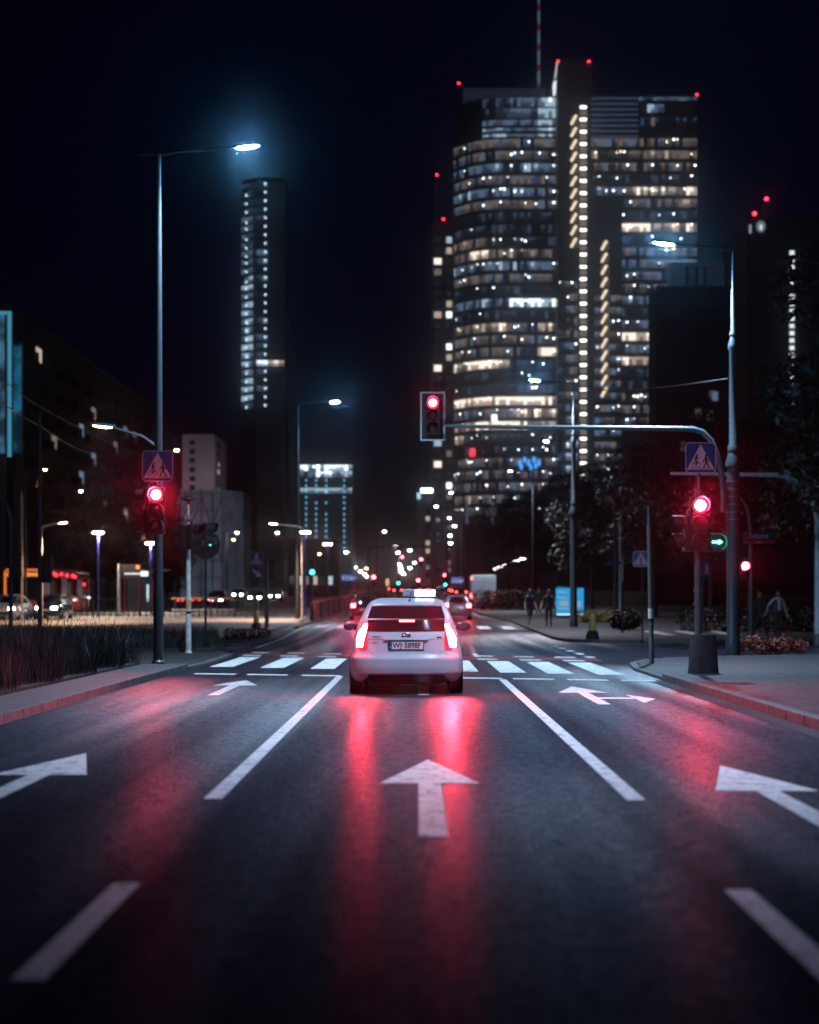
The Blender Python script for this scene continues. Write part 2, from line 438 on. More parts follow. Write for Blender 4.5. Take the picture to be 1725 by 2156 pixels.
# left pavement and planted island
poly_raised('pavement', [(-5.78, -50), (-4.98, -50), (-4.98, 36.2), (-5.78, 36.2)], 0.12, M_brick)
poly_raised('pavement', [(-13.4, 36.3), (-4.98, 36.3), (-4.9, 38.5), (-5.0, 44.8), (-5.6, 46.8), (-13.4, 46.8)], 0.06, M_slabs)
kerb('kerb', [(-4.9, -20), (-4.9, 35.9)], 0.125)
kerb('kerb', [(-4.9, 36.0), (-4.82, 38.5), (-4.92, 44.9), (-5.5, 46.9)], 0.062)
poly_raised('planting_bed', [(-13.4, -50), (-5.86, -50), (-5.86, 36.1), (-13.4, 36.1)], 0.15, M_soil)
poly_raised('planting_bed', [(-13.4, 46.95), (-5.75, 46.95), (-5.9, 52), (-6.6, 57), (-9, 60), (-13.4, 61)], 0.12, M_soil)
# far right pavement (beyond the side street)
def farx(y): return 5.3 if y < 95 else 5.3 - min(1.0, (y - 95) * 0.05)
o = strip('pavement', lambda y: farx(y) + (0.6 if y < 61 else 0), 60, 60, 420, M_slabs, 0.10, 0.12); structure(o)
mb = MB()
ln = [(9.5, 59.2), (6.2, 59.6), (5.45, 60.8)] + [(farx(y) - 0.08, y) for y in (64, 70, 80, 90, 95, 105, 115, 130, 160, 200, 300)]
kerb('kerb', ln, 0.11)
structure(strip('kerb', -5.75, -5.55, 80, 320, M_kerb, 0.10, 0.12))

# ------------------------------------------------------------------ painted markings
def mark(name, polys, z=0.005):
    mb = MB()
    for p in polys:
        mb.add([(x, y, gz(y) + z) for x, y in p], [tuple(range(len(p)))])
    return structure(mb.build(name, M_paint))
def rect(x0, x1, y0, y1, s=0.0): return [(x0, y0 - s * x0), (x1, y0 - s * x1), (x1, y1 - s * x1), (x0, y1 - s * x0)]
W = 0.066
mark('lane_line', [rect(-1.47 - W, -1.47 + W, 12.3, 32.6)])
mark('lane_line', [rect(1.57 - W, 1.57 + W, 12.2, 31.3)])
mark('lane_line', [rect(-1.46 - W, -1.46 + W, y, y + 2.2) for y in (6.4, 0.4, -5.6)])
mark('lane_line', [rect(1.58 - W, 1.58 + W, y, y + 2.2) for y in (6.2, 0.2, -5.8)])
def arrow(cx, tip):
    return [(cx + a, tip + b) for a, b in ((0, 0), (-0.39, -2.0), (-0.088, -2.0), (-0.088, -5.05), (0.088, -5.05), (0.088, -2.0), (0.39, -2.0))]
def tri(poly):                                     # split the arrow so that each face is convex
    return [[poly[0], poly[1], poly[2], poly[5], poly[6]][::-1], [poly[2], poly[3], poly[4], poly[5]]]
for cx, tip in ((0.1, 15.35), (0.1, 31.1), (-3.1, 16.0), (-3.1, 31.0), (2.63, 14.8)):
    mark('road_arrow', tri(arrow(cx, tip)))
cx, tip = 2.6, 28.7
mark('road_arrow', tri(arrow(cx, tip)) + [[(cx + 0.09, 25.0), (3.22, 25.0), (3.22, 25.35), (cx + 0.09, 25.0 + 0.38)],
     [(3.2, 24.0), (3.5, 25.0), (3.2, 26.1)]])
sl = 0.36
dash = [(-4.41, -3.56), (-3.33, -2.51), (-2.23, -1.46), (-1.2, -0.4), (-0.18, 0.62), (0.8, 1.59), (1.78, 2.52), (2.76, 3.47), (3.7, 4.3)]
mark('stop_line', [[(a, 32.0 - sl * a), (b, 32.0 - sl * b), (b, 32.5 - sl * b), (a, 32.5 - sl * a)] for a, b in dash])
for xl in (-4.55, -3.39, -2.27, -1.22, -0.24, 0.74, 1.68, 2.6, 3.54):
    mark('crossing_stripe', [rect(xl, xl + 0.52, 35.1 - 0.5 * xl * 1.0, 41.8 - 0.5 * xl)])
mb = MB(); mb.add([(x, 43.35 - 0.5 * x + d, 0.004) for x, d in ((-4.8, 0), (4.5, 0), (4.5, 2.1), (-4.8, 2.1))], [(0, 1, 2, 3)])
structure(mb.build('cycle_crossing', M_redasph))
mark('cycle_dash', [[(x, 42.75 - 0.5 * x), (x + 0.5, 42.5 - 0.5 * x), (x + 0.5, 43.2 - 0.5 * x), (x, 43.45 - 0.5 * x)] for x in [-4.62 + 1.02 * k for k in range(9)]], 0.009)
mark('cycle_dash', [[(x, 45.2 - 0.5 * x), (x + 0.5, 44.95 - 0.5 * x), (x + 0.5, 45.7 - 0.5 * x), (x, 45.95 - 0.5 * x)] for x in [-4.62 + 1.02 * k for k in range(9)]], 0.009)
mark('lane_line', [rect(1.55 + 0.016 * (y - 43) - W, 1.55 + 0.016 * (y - 43) + W, y, y + (3.2 if y < 45 else 1.0)) for y in (44.2, 49, 51.5, 54, 56.5, 59, 61.5)])
mark('lane_line', [rect(4.45 - 0.1, 4.45 + 0.12, y, y + 1.2) for y in (43.5, 46.2, 49, 51.8, 54.5, 57.2)])
mark('lane_line', [[(-5.05, 53), (-4.93, 53), (-5.08, 64), (-5.2, 64)], [(-5.2, 64.1), (-5.08, 64.1), (-5.6, 90), (-5.75, 90)]])
mark('lane_line', [[(-13, 55.3), (-5.4, 52.8), (-5.4, 53.1), (-13, 55.6)], [(-12, 59.5), (-6, 57.6), (-6, 57.9), (-12, 59.8)]])
for xl in (-5.0, -3.9, -2.75, -1.6, -0.5, 0.6, 1.75, 2.9, 4.05):
    mark('crossing_stripe', [rect(xl, xl + 0.6, 80 - 0.3 * xl, 85.5 - 0.3 * xl)], 0.012)
mark('lane_line', [rect(1.62, 1.76, y, y + 3) for y in range(92, 330, 9)], 0.012)
mark('lane_line', [rect(-1.5, -1.36, y, y + 3) for y in range(92, 330, 9)], 0.012)
for xl in (9.6, 10.9, 12.2):
    mark('crossing_stripe', [rect(xl, xl + 0.55, 66.5, 72.5)], 0.108)
# ------------------------------------------------------------------ cars: bodies lofted from horizontal slices
class Shell:
    """Closed car body; every slice is z, half width, rear y, front y."""
    def __init__(s, sl, b=0.6, bf=0.9, p=3.0): s.a = np.array(sl, float); s.b = b; s.bf = bf; s.p = p
    def at(s, z): return [np.interp(z, s.a[:, 0], s.a[:, k]) for k in (1, 2, 3)]
    def corner(s, yr, yf): return min(1.0, 0.97 * (yf - yr) / (s.b + s.bf))
    def rear(s, x, z):
        w, yr, yf = s.at(z); c_ = s.corner(yr, yf); q = min(0.9999, abs(x) / w)
        sn = q ** (s.p / 2); c = math.sqrt(1 - sn * sn)
        return yr + c_ * s.b * (1 - c ** (2 / s.p))
    def body(s, nz=46):
        zs = np.linspace(s.a[0, 0], s.a[-1, 0], nz); mb = MB(); vs = []; K = 12
        for z in zs:
            w, yr, yf = s.at(z); half = []; c_ = s.corner(yr, yf)
            for k in range(K + 1):
                t = k / K * math.pi / 2
                half.append((w * math.sin(t) ** (2 / s.p), yr + c_ * s.b * (1 - math.cos(t) ** (2 / s.p))))
            for k in range(K + 1):
                t = (1 - k / K) * math.pi / 2
                half.append((w * math.sin(t) ** (2 / s.p), yf - c_ * s.bf * (1 - math.cos(t) ** (2 / s.p))))
            ring = half + [(-x, y) for x, y in half[::-1][1:-1]]
            n = len(ring); vs += [(x, y, z) for x, y in ring]
        fs = []
        for i in range(nz - 1):
            for k in range(n):
                k2 = (k + 1) % n; fs.append((i * n + k, i * n + k2, (i + 1) * n + k2, (i + 1) * n + k))
        fs += [tuple(range(n))[::-1], tuple(range((nz - 1) * n, nz * n))]
        return mb.add(vs, fs)
    def patch(s, zs, xl, xr, off, nx=10, mb=None, thick=0.03):
        """A panel lying on the rear skin between xl(z) and xr(z)."""
        mb = mb or MB(); vs = []; fs = []; m = nx + 1
        for z in zs:
            for k in range(m):
                x = xl(z) + (xr(z) - xl(z)) * k / nx; vs.append((x, s.rear(x, z) - off, z))
        for i in range(len(zs) - 1):
            for k in range(nx): fs.append((i * m + k, i * m + k + 1, (i + 1) * m + k + 1, (i + 1) * m + k))
        nv = len(vs); vs += [(x, y + thick, z) for x, y, z in vs]     # a rim back into the body
        edge = [k for k in range(m)] + [i * m + nx for i in range(1, len(zs))] + [(len(zs) - 1) * m + k for k in range(nx - 1, -1, -1)] + [i * m for i in range(len(zs) - 2, 0, -1)]
        for a, b in zip(edge, edge[1:] + edge[:1]): fs.append((a, a + nv, b + nv, b))
        return mb.add(vs, fs)
    def seam(s, pts, w, off, mb=None):
        mb = mb or MB(); P = []
        for (x0, z0), (x1, z1) in zip(pts[:-1], pts[1:]):
            n = max(2, int(math.hypot(x1 - x0, z1 - z0) / 0.05))
            P += [(x0 + (x1 - x0) * k / n, z0 + (z1 - z0) * k / n) for k in range(n)]
        P.append(pts[-1])
        mb.tube([(x, s.rear(x, z) - off, z) for x, z in P], w / 2, 6)
        return mb
    def side(s, zs, y0, y1, sx, off, mb=None, ny=6):
        mb = mb or MB(); vs = []; fs = []; m = ny + 1
        for z in zs:
            w = s.at(z)[0]
            for k in range(m):
                vs.append((sx * (w + off), y0(z) + (y1(z) - y0(z)) * k / ny, z))
        for i in range(len(zs) - 1):
            for k in range(ny):
                f = (i * m + k, i * m + k + 1, (i + 1) * m + k + 1, (i + 1) * m + k); fs.append(f if sx > 0 else f[::-1])
        return mb.add(vs, fs)
def wheel(parent, x, y, r=0.315, w=0.2):
    rot = Matrix.Rotation(R(90), 4, 'Y')
    def spin(mb): mb.v = [tuple(rot @ Vector(v)) for v in mb.v]; return mb
    t = spin(MB().lathe([(r * 0.62, -w / 2), (r * 0.93, -w / 2), (r, -w * 0.36), (r, w * 0.36), (r * 0.93, w / 2), (r * 0.62, w / 2)], n=28)).build('wheel', M_rubber, parent, True, loc=(x, y, r))
    rm = MB().lathe([(0, -w * 0.3), (r * 0.6, -w * 0.4), (r * 0.63, -w * 0.52), (r * 0.63, w * 0.52), (r * 0.6, w * 0.4), (0, w * 0.3)], n=20)
    for k in range(5):
        a = k * 2 * math.pi / 5
        for sz in (-1, 1): rm.tube([(0.04 * math.cos(a), 0.04 * math.sin(a), sz * w * 0.42), (r * 0.58 * math.cos(a), r * 0.58 * math.sin(a), sz * w * 0.46)], 0.02, 6)
    spin(rm).build('rim', M_galv, t)
    return t

TAXI_Y = 26.1
taxi = thing('taxi', 'white hatchback taxi seen from behind, brake lights on, waiting at the stop line', 'taxi', (-0.165, TAXI_Y, 0))
S = Shell([(0.19, 0.80, 0.16, 4.1), (0.25, 0.85, 0.09, 4.2), (0.30, 0.868, 0.045, 4.3), (0.34, 0.876, 0.012, 4.4), (0.42, 0.879, 0.0, 4.46), (0.54, 0.879, 0.0, 4.46), (0.585, 0.876, 0.012, 4.44),
           (0.60, 0.874, 0.045, 4.43), (0.66, 0.868, 0.062, 4.4), (0.80, 0.84, 0.085, 4.3), (0.845, 0.828, 0.088, 4.0), (0.95, 0.80, 0.13, 3.5),
           (1.0, 0.785, 0.155, 3.3), (1.15, 0.73, 0.235, 3.0), (1.165, 0.722, 0.27, 2.97), (1.25, 0.69, 0.52, 2.8), (1.37, 0.635, 0.92, 2.5),
           (1.385, 0.625, 0.93, 2.48), (1.40, 0.612, 1.0, 2.44), (1.44, 0.57, 1.2, 2.32), (1.475, 0.50, 1.5, 2.15), (1.49, 0.42, 1.75, 2.0)])
body = S.body().build('body', M_carwhite, taxi, True, sharp=50)
L_ = lambda a, b, n=8: [a + (b - a) * k / n for k in range(n + 1)]
gl = S.patch(L_(1.172, 1.362, 10), lambda z: -0.605 + (z - 1.17) * 0.28, lambda z: 0.605 - (z - 1.17) * 0.28, 0.014)
g = gl.build('rear_window', M_glassdark, taxi, True)
S.patch(L_(0.975, 1.145), lambda z: -0.592, lambda z: 0.592, 0.014).build('lower_window', M_glassdark, taxi, True)
S.patch([1.15, 1.168], lambda z: -0.60, lambda z: 0.60, 0.018, mb=None).build('spoiler', M_black, taxi, True)
S.patch(L_(1.378, 1.40, 2), lambda z: -0.575, lambda z: 0.575, 0.03).build('roof_spoiler', M_carwhite, taxi, True)
S.patch([1.118, 1.145], lambda z: -0.105, lambda z: 0.125, 0.022).build('brake_light', emat('centre_brake_light', (1.0, 0.03, 0.05), 70.0), taxi, True)
S.patch([1.156, 1.164], lambda z: 0.14, lambda z: 0.42, 0.022).build('trim_strip', M_chrome, taxi, True)
def tl_in(z): return 0.594 if z < 1.06 else 0.594 + (z - 1.06) * 0.25
def tl_out(z): return float(np.interp(z, [0.685, 0.70, 0.80, 0.92, 1.0, 1.06, 1.10], [0.69, 0.775, 0.79, 0.765, 0.735, 0.69, 0.622]))
for sx in (-1, 1):
    zz = L_(0.685, 1.10, 14)
    lens = S.patch(zz, (lambda z: sx * tl_in(z)) if sx > 0 else (lambda z: -tl_out(z)), (lambda z: sx * tl_out(z)) if sx > 0 else (lambda z: -tl_in(z)), 0.007, nx=6).build('tail_light', E_tail, taxi, True)
    z2 = L_(0.725, 1.08, 12)
    bi = lambda z: float(np.interp(z, [0.735, 0.85, 0.95, 1.07], [0.675, 0.655, 0.625, 0.604]))
    bo = lambda z: float(np.interp(z, [0.735, 0.85, 0.95, 1.07], [0.765, 0.768, 0.738, 0.652]))
    S.patch(z2, (lambda z: bi(z)) if sx > 0 else (lambda z: -bo(z)), (lambda z: bo(z)) if sx > 0 else (lambda z: -bi(z)), 0.014, nx=4, thick=0.006).build('led_band', E_brake, lens, True)
# hatch seams, lip and plate recess
sm = S.seam([(-0.59, 0.965), (-0.585, 0.69), (-0.49, 0.605), (0.49, 0.605), (0.585, 0.69), (0.59, 0.965)], 0.007, 0.0)
S.seam([(-0.58, 0.848), (0.58, 0.848)], 0.006, 0.0, sm)
S.seam([(-0.86, 0.665), (-0.60, 0.68)], 0.006, 0.0, sm); S.seam([(0.60, 0.68), (0.86, 0.665)], 0.006, 0.0, sm)
sm.build('panel_gap', M_black, taxi)
S.patch(L_(0.842, 0.872, 2), lambda z: -0.34, lambda z: 0.34, 0.03, nx=8, thick=0.05).build('hatch_lip', M_carwhite, taxi, True)
S.patch(L_(0.318, 0.336, 2), lambda z: -0.66, lambda z: 0.66, 0.014, nx=16).build('bumper_lip', M_carwhite, taxi, True)
# number plate with its frame
px, py, pz = 0.003, S.rear(0.0, 0.755) - 0.02, 0.755
fr = MB().box((px, py + 0.012, pz), (0.55, 0.02, 0.132)).build('plate_frame', M_black, taxi, bevel=0.004)
MB().box((px, py + 0.0, pz), (0.52, 0.006, 0.112)).build('plate', M_white, fr)
MB().box((px - 0.24, py - 0.0015, pz), (0.04, 0.007, 0.112)).build('plate', M_blue, fr)
text('PL', 0.034, 'lettering', M_white, fr, (px - 0.24, py - 0.006, pz - 0.03))
text('WJ', 0.118, 'lettering', M_ink, fr, (px - 0.139, py - 0.0045, pz), sx=0.92, bold=0.0022)
text('5898F', 0.118, 'lettering', M_ink, fr, (px + 0.097, py - 0.0045, pz), sx=0.86, bold=0.0022)
MB().box((px - 0.059, py - 0.004, pz + 0.012), (0.018, 0.004, 0.022)).build('plate_seal', M_ink, fr)
MB().slab([(px - 0.26, pz - 0.066), (px + 0.26, pz - 0.066), (px + 0.26, pz - 0.060), (px - 0.26, pz - 0.060)], py - 0.004, py + 0.01).build('plate_trim', M_chrome, fr)
# emblem: three interlaced ovals
em = MB(); eb = S.rear(0, 0.905) - 0.012
def oval(a, b, cz, r): em.tube([(a * math.cos(t), eb, 0.905 + cz + b * math.sin(t)) for t in [k * 2 * math.pi / 24 for k in range(25)]], r, 6)
oval(0.066, 0.044, 0, 0.0065); oval(0.020, 0.036, -0.002, 0.005); oval(0.048, 0.015, 0.022, 0.005)
em.build('emblem', M_chrome, taxi, True)
MB().slab([(0.062 * math.cos(k * math.pi / 12), 0.905 + 0.04 * math.sin(k * math.pi / 12)) for k in range(24)], eb + 0.004, eb + 0.02).build('emblem_back', M_black, taxi)
def on_rear(o, x, z, half):                       # lay lettering on the curved tailgate
    y0, y1 = S.rear(x - half, z), S.rear(x + half, z)
    o.rotation_euler = (0, 0, math.atan2(y1 - y0, 2 * half)); o.location = (x, min((y0 + y1) / 2, S.rear(x, z)) - 0.006, z)
on_rear(text('PRIUS', 0.036, 'lettering', M_ink, taxi, (0, 0, 0), 0.004, 1.55), -0.455, 0.888, 0.085)
on_rear(text('HYBRID', 0.024, 'lettering', M_grey, taxi, (0, 0, 0), 0.004, 1.1), -0.48, 0.80, 0.05)
on_rear(MB().slab([(-0.04, -0.011), (0.04, -0.011), (0.04, 0.011), (-0.04, 0.011)], -0.003, 0.01).build('badge', M_chrome, taxi), 0.51, 0.879, 0.04)
# underside
un = MB().slab([(-0.70, 0.22), (-0.58, 0.185), (-0.52, 0.155), (0.52, 0.155), (0.58, 0.185), (0.70, 0.22)], 0.2, 4.0)
un.build('underside', M_black, taxi)
S.patch(L_(0.186, 0.306, 6), lambda z: -0.68 + (z - 0.186) * 0.9, lambda z: 0.68 - (z - 0.186) * 0.9, 0.012, nx=16).build('diffuser', M_black, taxi, True)
MB().tube([(0.41, 0.12, 0.20), (0.41, 0.45, 0.20)], 0.032, 14).build('exhaust', M_dark, taxi, True)
MB().box((-0.0, 0.75, 0.24), (1.3, 0.08, 0.07)).build('axle', M_dark, taxi)
for sx in (-1, 1):
    wheel(taxi, sx * 0.765, 0.79); wheel(taxi, sx * 0.765, 3.49)
    for wy in (0.79, 3.49):
        a = MB(); a.tube([(sx * 0.86, wy, 0.315), (sx * 0.882, wy, 0.315)], 0.365, 28); a.build('wheel_arch', M_black, taxi)
    S.side(L_(0.98, 1.36, 6), lambda z: np.interp(z, [0.98, 1.36], [0.95, 1.35]), lambda z: np.interp(z, [0.98, 1.36], [3.0, 2.35]), sx, 0.004).build('side_window', M_glassdark, taxi, True)
    mr = MB(); cxm = sx * 0.95
    mr.v = []; prof = []
    n = 14
    for j in range(7):
        ph = -math.pi / 2 + math.pi * j / 6
        for k in range(n):
            t = k * 2 * math.pi / n
            mr.v.append((cxm + 0.125 * math.copysign(abs(math.cos(t)) ** 0.8, math.cos(t)) * math.cos(ph) ** 0.6, 2.72 + 0.09 * math.sin(ph), 1.015 + 0.078 * math.copysign(abs(math.sin(t)) ** 0.8, math.sin(t)) * math.cos(ph) ** 0.6))
    for j in range(6):
        for k in range(n):
            mr.f.append((j * n + k, j * n + (k + 1) % n, (j + 1) * n + (k + 1) % n, (j + 1) * n + k)); mr.m.append(0)
    mo = mr.build('wing_mirror', M_dark, taxi, True)
    MB().box((sx * 0.80, 2.74, 0.985), (0.14, 0.05, 0.04)).build('mirror_stem', M_black, mo)
# aerial and the roof sign
MB().tube([(0.045, 1.22, 1.44), (0.055, 1.18, 1.47), (0.085, 1.0, 1.60)], [0.018, 0.008, 0.005], 8).build('aerial', M_black, taxi, True)
rs = MB().box((0.205, 1.86, 1.568), (0.54, 0.16, 0.125)).build('roof_sign', M_carwhite, taxi, True, bevel=0.03)
MB().box((0.205, 1.86, 1.497), (0.5, 0.12, 0.03)).build('sign_foot', M_black, rs)
MB().box((0.298, 1.775, 1.57), (0.325, 0.012, 0.108)).build('lit_panel', E_taxi, rs, bevel=0.004)
MB().box((0.058, 1.778, 1.575), (0.15, 0.006, 0.062)).build('sign_panel', M_ink, rs)
MB().box((0.058, 1.775, 1.575), (0.140, 0.006, 0.052)).build('sign_panel', M_white, rs)
text('TAXI', 0.056, 'lettering', M_ink, rs, (0.058, 1.769, 1.575), 0.002, 0.95, bold=0.0012)

# ------------------------------------------------------------------ traffic signals and signs
def signal(label, loc, rz=0.0, lit='red', plate=False, mats=None, group=None, n=3, hang=True, sc_=1.0, glyph=False):
    t = thing('traffic_signal', label, 'traffic signal', loc, rz, group, sc_)      # base of the housing, facing -y
    h = 0.33 * n
    MB().box((0, 0.06, h / 2), (0.34, 0.16, h)).build('housing', M_black, t, bevel=0.03)
    red, green = mats or (E_red, E_green)
    for k in range(n):
        z = h - 0.165 - 0.33 * k
        m = M_lensoff
        if lit == 'red' and k == 0: m = red
        if lit == 'green' and k == n - 1: m = green
        if glyph:
            g = MB(); g.lathe([(0.02, -0.02), (0.025, 0), (0.0, 0.02)], (0, -0.03, z + 0.07), 8)
            g.stroke([(0, z + 0.05), (0, z)], 0.05, -0.035, -0.025); g.stroke([(-0.05, z - 0.07), (0, z), (0.05, z - 0.07)], 0.03, -0.035, -0.025)
            g.build('lens', m, t)
        else:
            MB().cap((0, -0.025, z), 0.142, 0.03).build('lens', m if m not in (E_red, E_redarm) else E_redrim, t, True)
            if m in (E_red, E_redarm): MB().cap((0, -0.048, z), 0.098, 0.014).build('lens_core', m, t, True)
        v = MB(); n2 = 14; vs = []; fs = []
        for rr in (0.152, 0.162):
            for k2 in range(n2 + 1):
                a = R(-35) + R(250) * k2 / n2
                for yy in (-0.02, -0.24 + 0.05 * (1 - math.sin(a))): vs.append((rr * math.cos(a), yy, z + rr * math.sin(a)))
        q = 2 * (n2 + 1)
        for k2 in range(n2):
            i = 2 * k2
            fs += [(i, i + 1, i + 3, i + 2), (q + i, q + i + 2, q + i + 3, q + i + 1), (i + 1, q + i + 1, q + i + 3, i + 3)]
        v.add(vs, fs); v.build('visor', M_black, t, True)
    if plate:
        w, z0, z1 = 0.30, -0.12, h + 0.12
        MB().slab([(-w, z0), (w, z0), (w, z1), (-w, z1)], 0.145, 0.155).build('back_plate', M_black, t)
        b = MB()
        for a in (-1, 1): b.slab([(a * w - 0.02, z0 - 0.02), (a * w + 0.02, z0 - 0.02), (a * w + 0.02, z1 + 0.02), (a * w - 0.02, z1 + 0.02)], 0.13, 0.144)
        for z in (z0, z1): b.slab([(-w + 0.02, z - 0.02), (w - 0.02, z - 0.02), (w - 0.02, z + 0.02), (-w + 0.02, z + 0.02)], 0.13, 0.144)
        b.build('plate_border', M_white, t)
    if hang:
        MB().tube([(0.0, 0.06, h), (0.0, 0.06, h + 0.09), (0, 0.22, h + 0.09)], 0.025, 8).build('bracket', M_galv, t)
    return t
def crossing_sign(label, loc, size=0.64, rz=0.0, group=None, cyclist=True, tint=None):
    t = thing('road_sign', label, 'road sign', loc, rz, group)
    s = size / 2
    c = 0.05 * size / 0.6
    def rr(w): return [(w - c, -w), (w, -w + c), (w, w - c), (w - c, w), (-w + c, w), (-w, w - c), (-w, -w + c), (-w + c, -w)]
    MB().slab(rr(s), 0, 0.025).build('board', M_blue, t)
    bd = MB()
    for a, b in zip(rr(s * 0.985), rr(s * 0.985)[1:] + rr(s * 0.985)[:1]): bd.stroke([a, b], 0.012, -0.003, 0.002)
    bd.build('border', M_white, t)
    MB().slab([(-s * 0.92, -s * 0.78), (s * 0.92, -s * 0.78), (0, s * 0.90)], -0.006, 0.0).build('triangle', tint or M_white, t)
    g = MB(); u = s
    def P(pts, w): g.stroke([(a * u, b * u) for a, b in pts], w * u, -0.010, -0.0065)
    def dot(x, z, r): g.slab([((x + r * math.cos(k * math.pi / 5)) * u, (z + r * math.sin(k * math.pi / 5)) * u) for k in range(10)], -0.010, -0.0065)
    ox = 0.34 if cyclist else 0.0
    dot(ox + 0.0, 0.14, 0.075); P([(ox, 0.05), (ox + 0.03, -0.28)], 0.16)
    P([(ox + 0.0, 0.0), (ox + 0.16, -0.12), (ox + 0.2, -0.26)], 0.06); P([(ox - 0.02, 0.0), (ox - 0.14, -0.14), (ox - 0.2, -0.3)], 0.06)
    P([(ox + 0.03, -0.24), (ox + 0.12, -0.46), (ox + 0.24, -0.68)], 0.085); P([(ox + 0.02, -0.24), (ox - 0.06, -0.46), (ox - 0.16, -0.68)], 0.085)
    if cyclist:
        for wx in (-0.48, -0.14):
            P([(wx + 0.14 * math.cos(k * math.pi / 7), -0.46 + 0.14 * math.sin(k * math.pi / 7)) for k in range(15)], 0.03)
        P([(-0.48, -0.46), (-0.40, -0.26), (-0.2, -0.26), (-0.14, -0.46)], 0.03); P([(-0.40, -0.26), (-0.3, -0.46), (-0.2, -0.26)], 0.03)
        dot(-0.24, 0.20, 0.07); P([(-0.26, 0.12), (-0.36, -0.16)], 0.13); P([(-0.25, 0.1), (-0.18, -0.05), (-0.2, -0.2)], 0.05)
        P([(-0.36, -0.16), (-0.24, -0.28), (-0.3, -0.46)], 0.08)
    P([(-0.75, -0.70), (0.75, -0.70)], 0.03)
    g.build('pictogram', M_ink, t)
    return t
def pole(name, label, cat, loc, h, r0, r1=None, mat=None, extra=None, group=None, base=True):
    t = thing(name, label, cat, loc, 0, group)
    MB().tube([(0, 0, -0.08), (0, 0, h)], [r0, r1 or r0], 16).build('pole', mat or M_galv, t, True)
    if base: MB().lathe([(r0 * 1.7, -0.05), (r0 * 1.7, 0.05), (r0 * 1.25, 0.09), (r0 * 1.25, 0.3), (r0, 0.33)], n=16).build('base', mat or M_galv, t, True)
    return t

# ------------------------------------------------------------------ street lamps
def lamp_head(t, x, z, mat, tilt=R(6), L=0.62, w=0.24):
    """flat lantern reaching from x outwards along +x, its glass on the underside"""
    prof = [(0.0, 0.05), (0.10, 0.09), (0.35, 0.12), (0.55, 0.11), (0.78, 0.10), (0.9, 0.075), (1.0, 0.03)]
    hd = MB(); vs = []; fs = []; n = 10
    for u, wd in prof:
        wd = wd / 0.12 * w / 2
        for k in range(n):
            a = k * math.pi / (n - 1)
            vs.append((u * L, wd * math.cos(a), 0.085 * math.sin(a) * (0.5 + 0.5 * wd / (w / 2))))
    for i in range(len(prof) - 1):
        for k in range(n - 1): fs.append((i * n + k, i * n + k + 1, (i + 1) * n + k + 1, (i + 1) * n + k))
        fs.append((i * n, (i + 1) * n, (i + 1) * n + n - 1, i * n + n - 1))
    fs += [tuple(range(n))[::-1], tuple(range((len(prof) - 1) * n, len(prof) * n))]
    hd.add(vs, fs)
    h = hd.build('lamp_head', M_grey, t, True, loc=(x, 0, z)); h.rotation_euler = (0, -tilt, 0)
    gl = MB(); n = 24; a, b = L * 0.39, w * 0.44; c = Vector((L * 0.52, 0, -0.004)); vs = []; fs = []
    for rr, dd in ((1, 0), (0.8, 0.018), (0.45, 0.03)):
        for k in range(n):
            q = k * 2 * math.pi / n; vs.append(c + Vector((a * rr * math.cos(q), -b * rr * math.sin(q), -dd)))
    vs.append(c + Vector((0, 0, -0.034)))
    for i in range(2):
        for k in range(n): fs.append((i * n + k, i * n + (k + 1) % n, (i + 1) * n + (k + 1) % n, (i + 1) * n + k))
    for k in range(n): fs.append((2 * n + k, 2 * n + (k + 1) % n, 3 * n))
    gl.add(vs, fs); gl.build('lamp_glass', mat, h, True)
    return h
def street_lamp(label, loc, h, arm, rz=0.0, r0=0.1, r1=0.05, mat=None, glass=None, rise=0.12, group=None, stepped=False, L=0.62, w=0.24, back=False, cone=128, watts=0, tone=(0.52, 0.74, 1.0)):
    t = thing('street_lamp', label, 'street lamp', loc, rz, group)
    mat = mat or M_grey
    if stepped:
        prof = [(r0 * 1.15, -0.05), (r0 * 1.15, 0.35), (r0, 0.40), (r0 * 0.96, h * 0.46), (r0 * 1.2, h * 0.465), (r0 * 1.2, h * 0.475), (r0 * 0.72, h * 0.50), (r0 * 0.86, h * 0.503), (r0 * 0.84, h * 0.515),
                (r0 * 0.62, h * 0.52), (r0 * 0.60, h * 0.75), (r0 * 0.80, h * 0.755), (r0 * 0.80, h * 0.765), (r0 * 0.45, h * 0.785), (r0 * 0.62, h * 0.788), (r0 * 0.60, h * 0.795), (r0 * 0.40, h * 0.80), (r0 * 0.38, h * 0.90), (r0 * 0.24, h * 0.905), (r0 * 0.18, h)]
        MB().lathe(prof, n=20).build('pole', mat, t, True)
    else:
        MB().lathe([(r0 * 1.35, -0.05), (r0 * 1.35, 0.04), (r0 * 1.02, 0.08), (r0, 1.6), (r0 * 0.92, 1.65), (r1, h)], n=18).build('pole', mat, t, True)
    MB().tube([(0, 0, h - 0.02), (arm * 0.3, 0, h + rise * 0.5), (arm, 0, h + rise)], [0.04, 0.034, 0.03], 10).build('arm', mat, t, True)
    if back: MB().tube([(0, 0, h), (-0.4, 0, h - 0.01)], [0.035, 0.02], 8).build('arm', mat, t, True)
    hd = lamp_head(t, arm - 0.05, h + rise, glass or E_lamp, L=L, w=w)
    if watts:                                     # the lantern's downward optics
        ld = bpy.data.lights.new('lamp_light', 'SPOT'); ld.energy = watts; ld.color = tone; ld.shadow_soft_size = 0.14
        ld.spot_size = R(cone); ld.spot_blend = 0.75
        lo_ = bpy.data.objects.new('lamp_light', ld); COL.objects.link(lo_); lo_.parent = t
        lo_.location = (arm + 0.27, 0, h + rise - 0.08)
    return t
